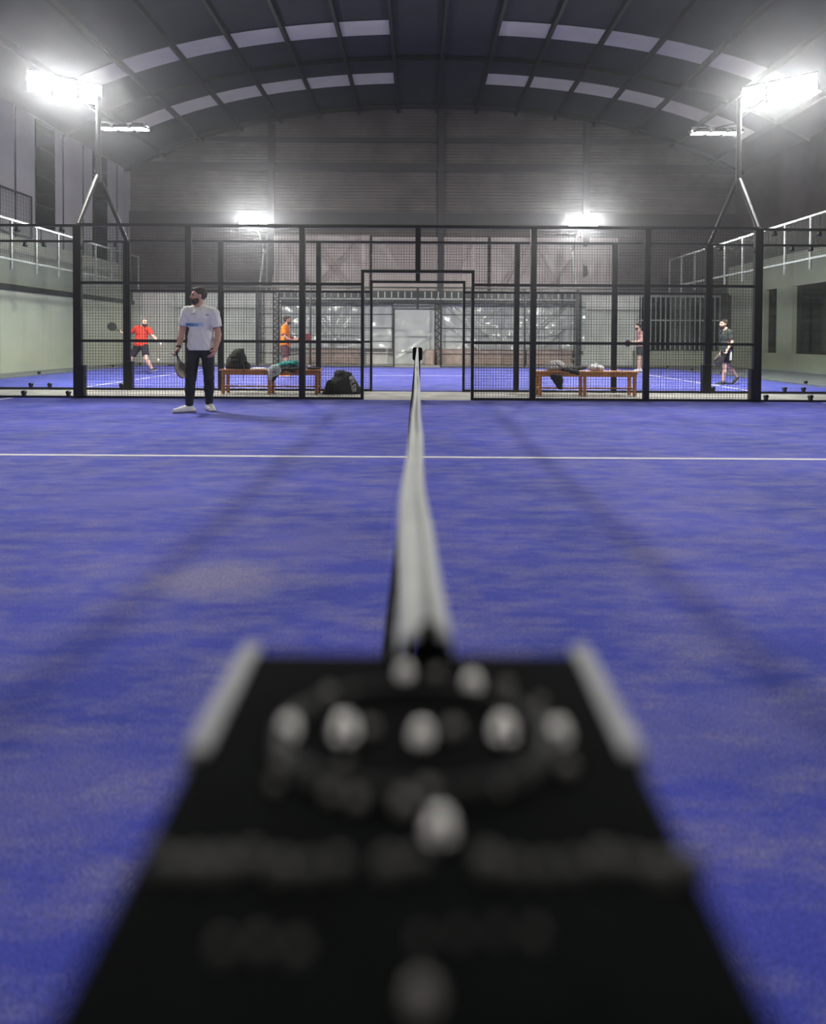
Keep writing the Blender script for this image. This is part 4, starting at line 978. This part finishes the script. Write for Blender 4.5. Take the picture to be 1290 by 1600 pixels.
# ------------------------------------------------------------------ benches
def bench(label, x0, x1, y0, y1, m, legs):
    t = thing('wooden_bench', label, 'bench', ((x0 + x1) / 2, (y0 + y1) / 2, 0)); cx, cy = (x0 + x1) / 2, (y0 + y1) / 2
    H = 0.47; n = 4; w = (y1 - y0 + 0.015) / n
    for k in range(n):
        box('seat_slat', (x0 - cx, y0 - cy + k * w, H - 0.028), (x1 - cx, y0 - cy + k * w + w - 0.015, H), m, t, 0.004)
    for yy in (y0 + 0.03, y1 - 0.03):
        box('apron', (x0 - cx + 0.04, yy - cy - 0.012, H - 0.10), (x1 - cx - 0.04, yy - cy + 0.012, H - 0.028), m, t)
    for lx in legs:
        for yy in (y0 + 0.045, y1 - 0.045): box('leg', (lx - cx - 0.028, yy - cy - 0.025, 0.0), (lx - cx + 0.028, yy - cy + 0.025, H - 0.028), m, t, 0.004)
        box('cross_stretcher', (lx - cx - 0.015, y0 - cy + 0.07, 0.12), (lx - cx + 0.015, y1 - cy - 0.07, 0.16), m, t)
    box('long_stretcher', (legs[0] - cx, -0.015, 0.125), (legs[-1] - cx, 0.015, 0.155), m, t)
    return t
bench('red-brown wooden bench between the fences on the left, carrying the backpack', -3.73, -1.83, 11.2, 11.58, M['wood2'], (-3.66, -2.79, -1.9))
bench('orange-brown wooden bench between the fences on the right', 2.22, 4.17, 11.2, 11.58, M['wood'], (2.32, 3.16, 4.1))

# objects on and by the benches (local origin at the foot of each)
def soft(name, label, cat, loc, build, size, m, h=0.008, fold=(0.006, 45), seed=1, parts=()):
    t = thing(name, label, cat, loc); S = SDF((-size[0], -size[1], -size[2][0] - 0.02), (size[0], size[1], size[2][1]), h); build(S); S.folds(*fold, seed)
    S.mesh(parts[0] if parts else 'cloth', m, t); return t
# olive backpack
def f(S):
    S.ell((-0.02, 0, 0.15), (0.19, 0.12, 0.17), 0.03); S.ell((-0.02, -0.08, 0.13), (0.14, 0.08, 0.11), 0.02); S.ell((0.0, 0, 0.27), (0.125, 0.10, 0.12), 0.04)
    S.ell((0.03, 0.0, 0.345), (0.09, 0.06, 0.05), 0.02); S.cap((-0.15, 0, 0.05), (0.15, 0, 0.05), 0.09, None, 0.02); S.plane((0, 0, 0), (0, 0, -1))
bp_ = soft('backpack', 'olive-black backpack standing on the left end of the left bench', 'backpack', (-3.42, 11.37, 0.47), f, (0.3, 0.25, (0.0, 0.45)), M['olive'], 0.008, (0.008, 40), 2, ('bag_body',))
bm = bmesh.new(); add_bar(bm, (0.10, -0.11, 0.34), (0.16, -0.145, 0.05), 0.03, 0.006); add_bar(bm, (0.16, -0.15, 0.06), (0.165, -0.205, -0.02), 0.02, 0.005); add_bar(bm, (0.165, -0.205, -0.02), (0.15, -0.205, -0.22), 0.018, 0.005); obj('strap', bm, M['bagblack'], bp_)
bm = bmesh.new(); add_bar(bm, (0.04, 0, 0.37), (0.12, -0.01, 0.385), 0.03, 0.02); add_bar(bm, (0.0, 0, 0.36), (0.05, 0, 0.38), 0.03, 0.02); obj('carry_handle', bm, M['bagblack'], bp_)
bm = bmesh.new(); add_box(bm, (-0.10, -0.175, 0.14), (0.08, -0.15, 0.152)); add_box(bm, (-0.12, -0.14, 0.235), (0.10, -0.095, 0.245)); obj('zip', bm, M['bagblack'], bp_)
# teal towel heap
def f(S):
    S.ell((0.02, 0, 0.06), (0.17, 0.12, 0.065), 0.02); S.ell((0.1, 0.02, 0.075), (0.09, 0.09, 0.055), 0.02); S.ell((-0.12, 0.02, 0.04), (0.12, 0.10, 0.04), 0.02)
    S.cap((-0.05, -0.05, 0.09), (0.15, -0.04, 0.10), 0.025, None, 0.01); S.plane((0, 0, 0), (0, 0, -1))
soft('towel', 'teal towel crumpled on the middle of the left bench', 'towel', (-2.47, 11.40, 0.505), f, (0.32, 0.2, (0, 0.17)), M['teal'], 0.007, (0.012, 60), 3)
# black jacket under the towel, hanging over the front edge
def f(S):
    S.ell((0.05, 0.03, 0.02), (0.30, 0.15, 0.028), 0.01); S.cap((-0.1, -0.17, 0.02), (-0.24, -0.215, -0.16), 0.055, 0.03, 0.02, (1, 0.5, 1)); S.cap((-0.24, -0.215, -0.16), (-0.27, -0.22, -0.23), 0.03, 0.016, 0.01, (1, 0.6, 1))
    S.cap((0.0, -0.17, 0.02), (0.12, -0.21, -0.03), 0.05, 0.03, 0.01, (1, 0.5, 1)); S.ell((0.02, -0.15, 0.01), (0.22, 0.07, 0.028), 0.02)
jk = soft('jacket', 'black jacket spread beneath the teal towel, sleeve hanging off the bench', 'jacket', (-2.44, 11.38, 0.475), f, (0.4, 0.27, (0.28, 0.1)), M['bagblack'], 0.008, (0.006, 50), 4)
bm = bmesh.new()
pp = [(0.05, -0.215, -0.02), (0.1, -0.22, -0.07), (0.19, -0.225, -0.10), (0.27, -0.22, -0.07), (0.31, -0.205, 0.0)]
for a, b_ in zip(pp, pp[1:]): add_bar(bm, a, b_, 0.018, 0.008)
obj('hanging_strap', bm, M['bagblack'], jk)
# grey cap over the edge
def f(S):
    S.ell((0, 0, 0), (0.12, 0.05, 0.11), 0.02); S.cap((-0.07, 0, -0.03), (-0.09, 0.0, -0.17), 0.05, 0.02, 0.04, (1, 0.5, 1)); S.ell((0.0, 0.04, -0.02), (0.09, 0.05, 0.1), op='sub')
cp = soft('cap', 'light grey cloth cap with a dark mark hanging over the front of the left bench', 'cap', (-2.66, 11.13, 0.46), f, (0.17, 0.12, (0.22, 0.15)), M['greycap'], 0.006, (0.004, 40), 5, ('cap_cloth',))
bm = bmesh.new()
add_bar(bm, (-0.045, -0.058, -0.035), (0.03, -0.058, -0.035), 0.006, 0.008); add_bar(bm, (0.0, -0.058, 0.05), (0.0, -0.058, -0.05), 0.006, 0.008); add_bar(bm, (0.0, -0.06, -0.035), (0.022, -0.06, 0.0), 0.012, 0.008); obj('dark_mark', bm, M['greyprint'], cp)
# small dark pouch and white bottle cap at the right end
def f(S): S.ell((0, 0, 0.022), (0.14, 0.07, 0.025), 0.01); S.plane((0, 0, 0), (0, 0, -1))
soft('racket_cover', 'flat black cover lying on the right end of the left bench', 'cover', (-1.98, 11.36, 0.47), f, (0.2, 0.12, (0, 0.08)), M['bagblack'])
def f(S): S.ell((0, 0, 0.02), (0.035, 0.03, 0.022), 0.005); S.plane((0, 0, 0), (0, 0, -1))
soft('crumpled_tissue', 'small white crumpled tissue on the flat black cover', 'tissue', (-2.05, 11.33, 0.508), f, (0.07, 0.06, (0, 0.06)), M['whitecloth'], 0.005)
def f(S): S.ell((0, 0, 0.014), (0.15, 0.10, 0.018), 0.01); S.plane((0, 0, 0), (0, 0, -1))
soft('folded_cloth', 'flat white cloth on the left bench between backpack and towel', 'cloth', (-3.02, 11.36, 0.47), f, (0.2, 0.14, (0, 0.06)), M['whitecloth'])
# black bag on the ground
def f(S):
    S.cap((-0.18, 0, 0.10), (0.17, 0, 0.10), 0.15, 0.15, 0.03, (1, 0.9, 1)); S.ell((0.0, 0, 0.24), (0.21, 0.13, 0.16), 0.05); S.ell((-0.03, 0, 0.38), (0.12, 0.10, 0.085), 0.04)
    S.ell((-0.2, -0.05, 0.2), (0.09, 0.08, 0.08), 0.03); S.cap((0.1, -0.02, 0.33), (0.28, -0.02, 0.06), 0.10, 0.09, 0.04, (1, 0.9, 1)); S.cap((-0.24, -0.06, 0.05), (-0.34, -0.08, 0.03), 0.05, 0.025, 0.02); S.plane((0, 0, 0.0), (0, 0, -1))
bg = soft('sports_bag', 'black sports bag with pale lettering on the ground right of the left bench', 'bag', (-1.44, 11.42, 0.0), f, (0.45, 0.3, (0, 0.52)), M['bagblack'], 0.009, (0.012, 28), 6, ('bag_body',))
so = bg.children[0]
def stroke(pts, w=0.016):
    out = []
    for (a, b_) in zip(pts, pts[1:]):
        a = np.array(a); b2 = np.array(b_); d = b2 - a; n = np.array([-d[1], d[0]]); n = n / np.linalg.norm(n) * w / 2; out.append([tuple(a + n), tuple(b2 + n), tuple(b2 - n), tuple(a - n)])
    return out
polys = []
def glyph(strokes, cx, cz, s=0.055, rot=-72):      # letters running down the side of the bag
    c, sn = math.cos(R(rot)), math.sin(R(rot))
    for st in strokes:
        pts_ = [(cx + (x * c - z * sn) * s, cz + (x * sn + z * c) * s) for (x, z) in st]; polys.extend(stroke(pts_, 0.012))
glyph([[(0, 1.6), (0.3, 0), (0.6, 1.3), (0.9, 0), (1.2, 1.6)]], 0.135, 0.335)
glyph([[(0, 0), (0.1, 1.6)]], 0.162, 0.25)
glyph([[(0, 1.6), (0.05, 0), (0.7, 0)]], 0.17, 0.22)
glyph([[(0.7, 1.5), (0.1, 1.3), (0.6, 0.4), (0.0, 0.1)]], 0.182, 0.175)
glyph([[(0, 0), (0, 1.4), (0.6, 1.4), (0.6, 0), (0, 0)]], 0.195, 0.125)
glyph([[(0, 0), (0.1, 1.4), (0.6, 0), (0.7, 1.4)]], 0.205, 0.085)
decal('side_lettering', polys, so, M['letter'], -0.6, 0.004)
# right bench items
def f(S):
    S.ell((0, 0, 0.10), (0.17, 0.13, 0.10), 0.02); S.ell((-0.06, -0.03, 0.06), (0.13, 0.12, 0.07), 0.02); S.ell((0.07, 0, 0.07), (0.11, 0.12, 0.085), 0.02); S.plane((0, 0, 0), (0, 0, -1))
soft('towel', 'pale grey towel heaped on the right bench beside the black jacket', 'towel', (2.65, 11.38, 0.47), f, (0.27, 0.2, (0, 0.25)), M['greycloth'], 0.007, (0.012, 55), 8)
def f(S):
    S.ell((0.02, 0.0, 0.035), (0.22, 0.12, 0.04), 0.02); S.cap((-0.2, -0.14, 0.015), (0.05, -0.15, -0.03), 0.045, 0.05, 0.02, (1, 0.7, 1)); S.ell((0.15, 0.0, 0.06), (0.11, 0.08, 0.03), 0.02)
soft('jacket', 'black jacket lying on the right bench and falling over its front edge', 'jacket', (2.96, 11.37, 0.48), f, (0.36, 0.25, (0.1, 0.13)), M['bagblack'], 0.007, (0.008, 55), 9)
def f(S): S.cap((-0.04, 0, 0.24), (0.03, 0, 0.04), 0.12, 0.055, 0.02, (1, 0.45, 1)); S.plane((0, 0, 0.28), (0, 0, 1)); S.plane((0, 0, 0), (0, 0, -1))
soft('shoe_bag', 'dark drawstring pouch hanging down below the front of the right bench', 'bag', (2.64, 11.12, 0.135), f, (0.2, 0.12, (0, 0.33)), M['bagblack'], 0.007, (0.006, 50), 10)
def f(S):
    S.ell((-0.05, 0, 0.06), (0.10, 0.08, 0.065), 0.02); S.ell((0.07, 0, 0.055), (0.09, 0.08, 0.06), 0.02); S.cap((0.0, 0, 0.1), (0.0, 0, 0.18), 0.03, 0.008, 0.02); S.plane((0, 0, 0), (0, 0, -1))
pb = soft('plastic_bag', 'knotted white plastic bag in the middle of the right bench', 'bag', (3.40, 11.36, 0.47), f, (0.2, 0.14, (0, 0.24)), M['whitecloth'], 0.006, (0.010, 70), 12, ('bag_body',))
bm = bmesh.new(); add_bar(bm, (0.0, -0.085, 0.12), (0.015, -0.09, 0.03), 0.025, 0.01); obj('grey_print', bm, M['greyprint'], pb)
bm = bmesh.new(); add_box(bm, (0, 0, 0), (0.28, 0.12, 0.012), 0.004)
b = obj('folded_paper', bm, M['whitecloth'], None, label='flat white folded paper at the left part of the right bench', cat='paper'); b.location = (2.28, 11.3, 0.47)
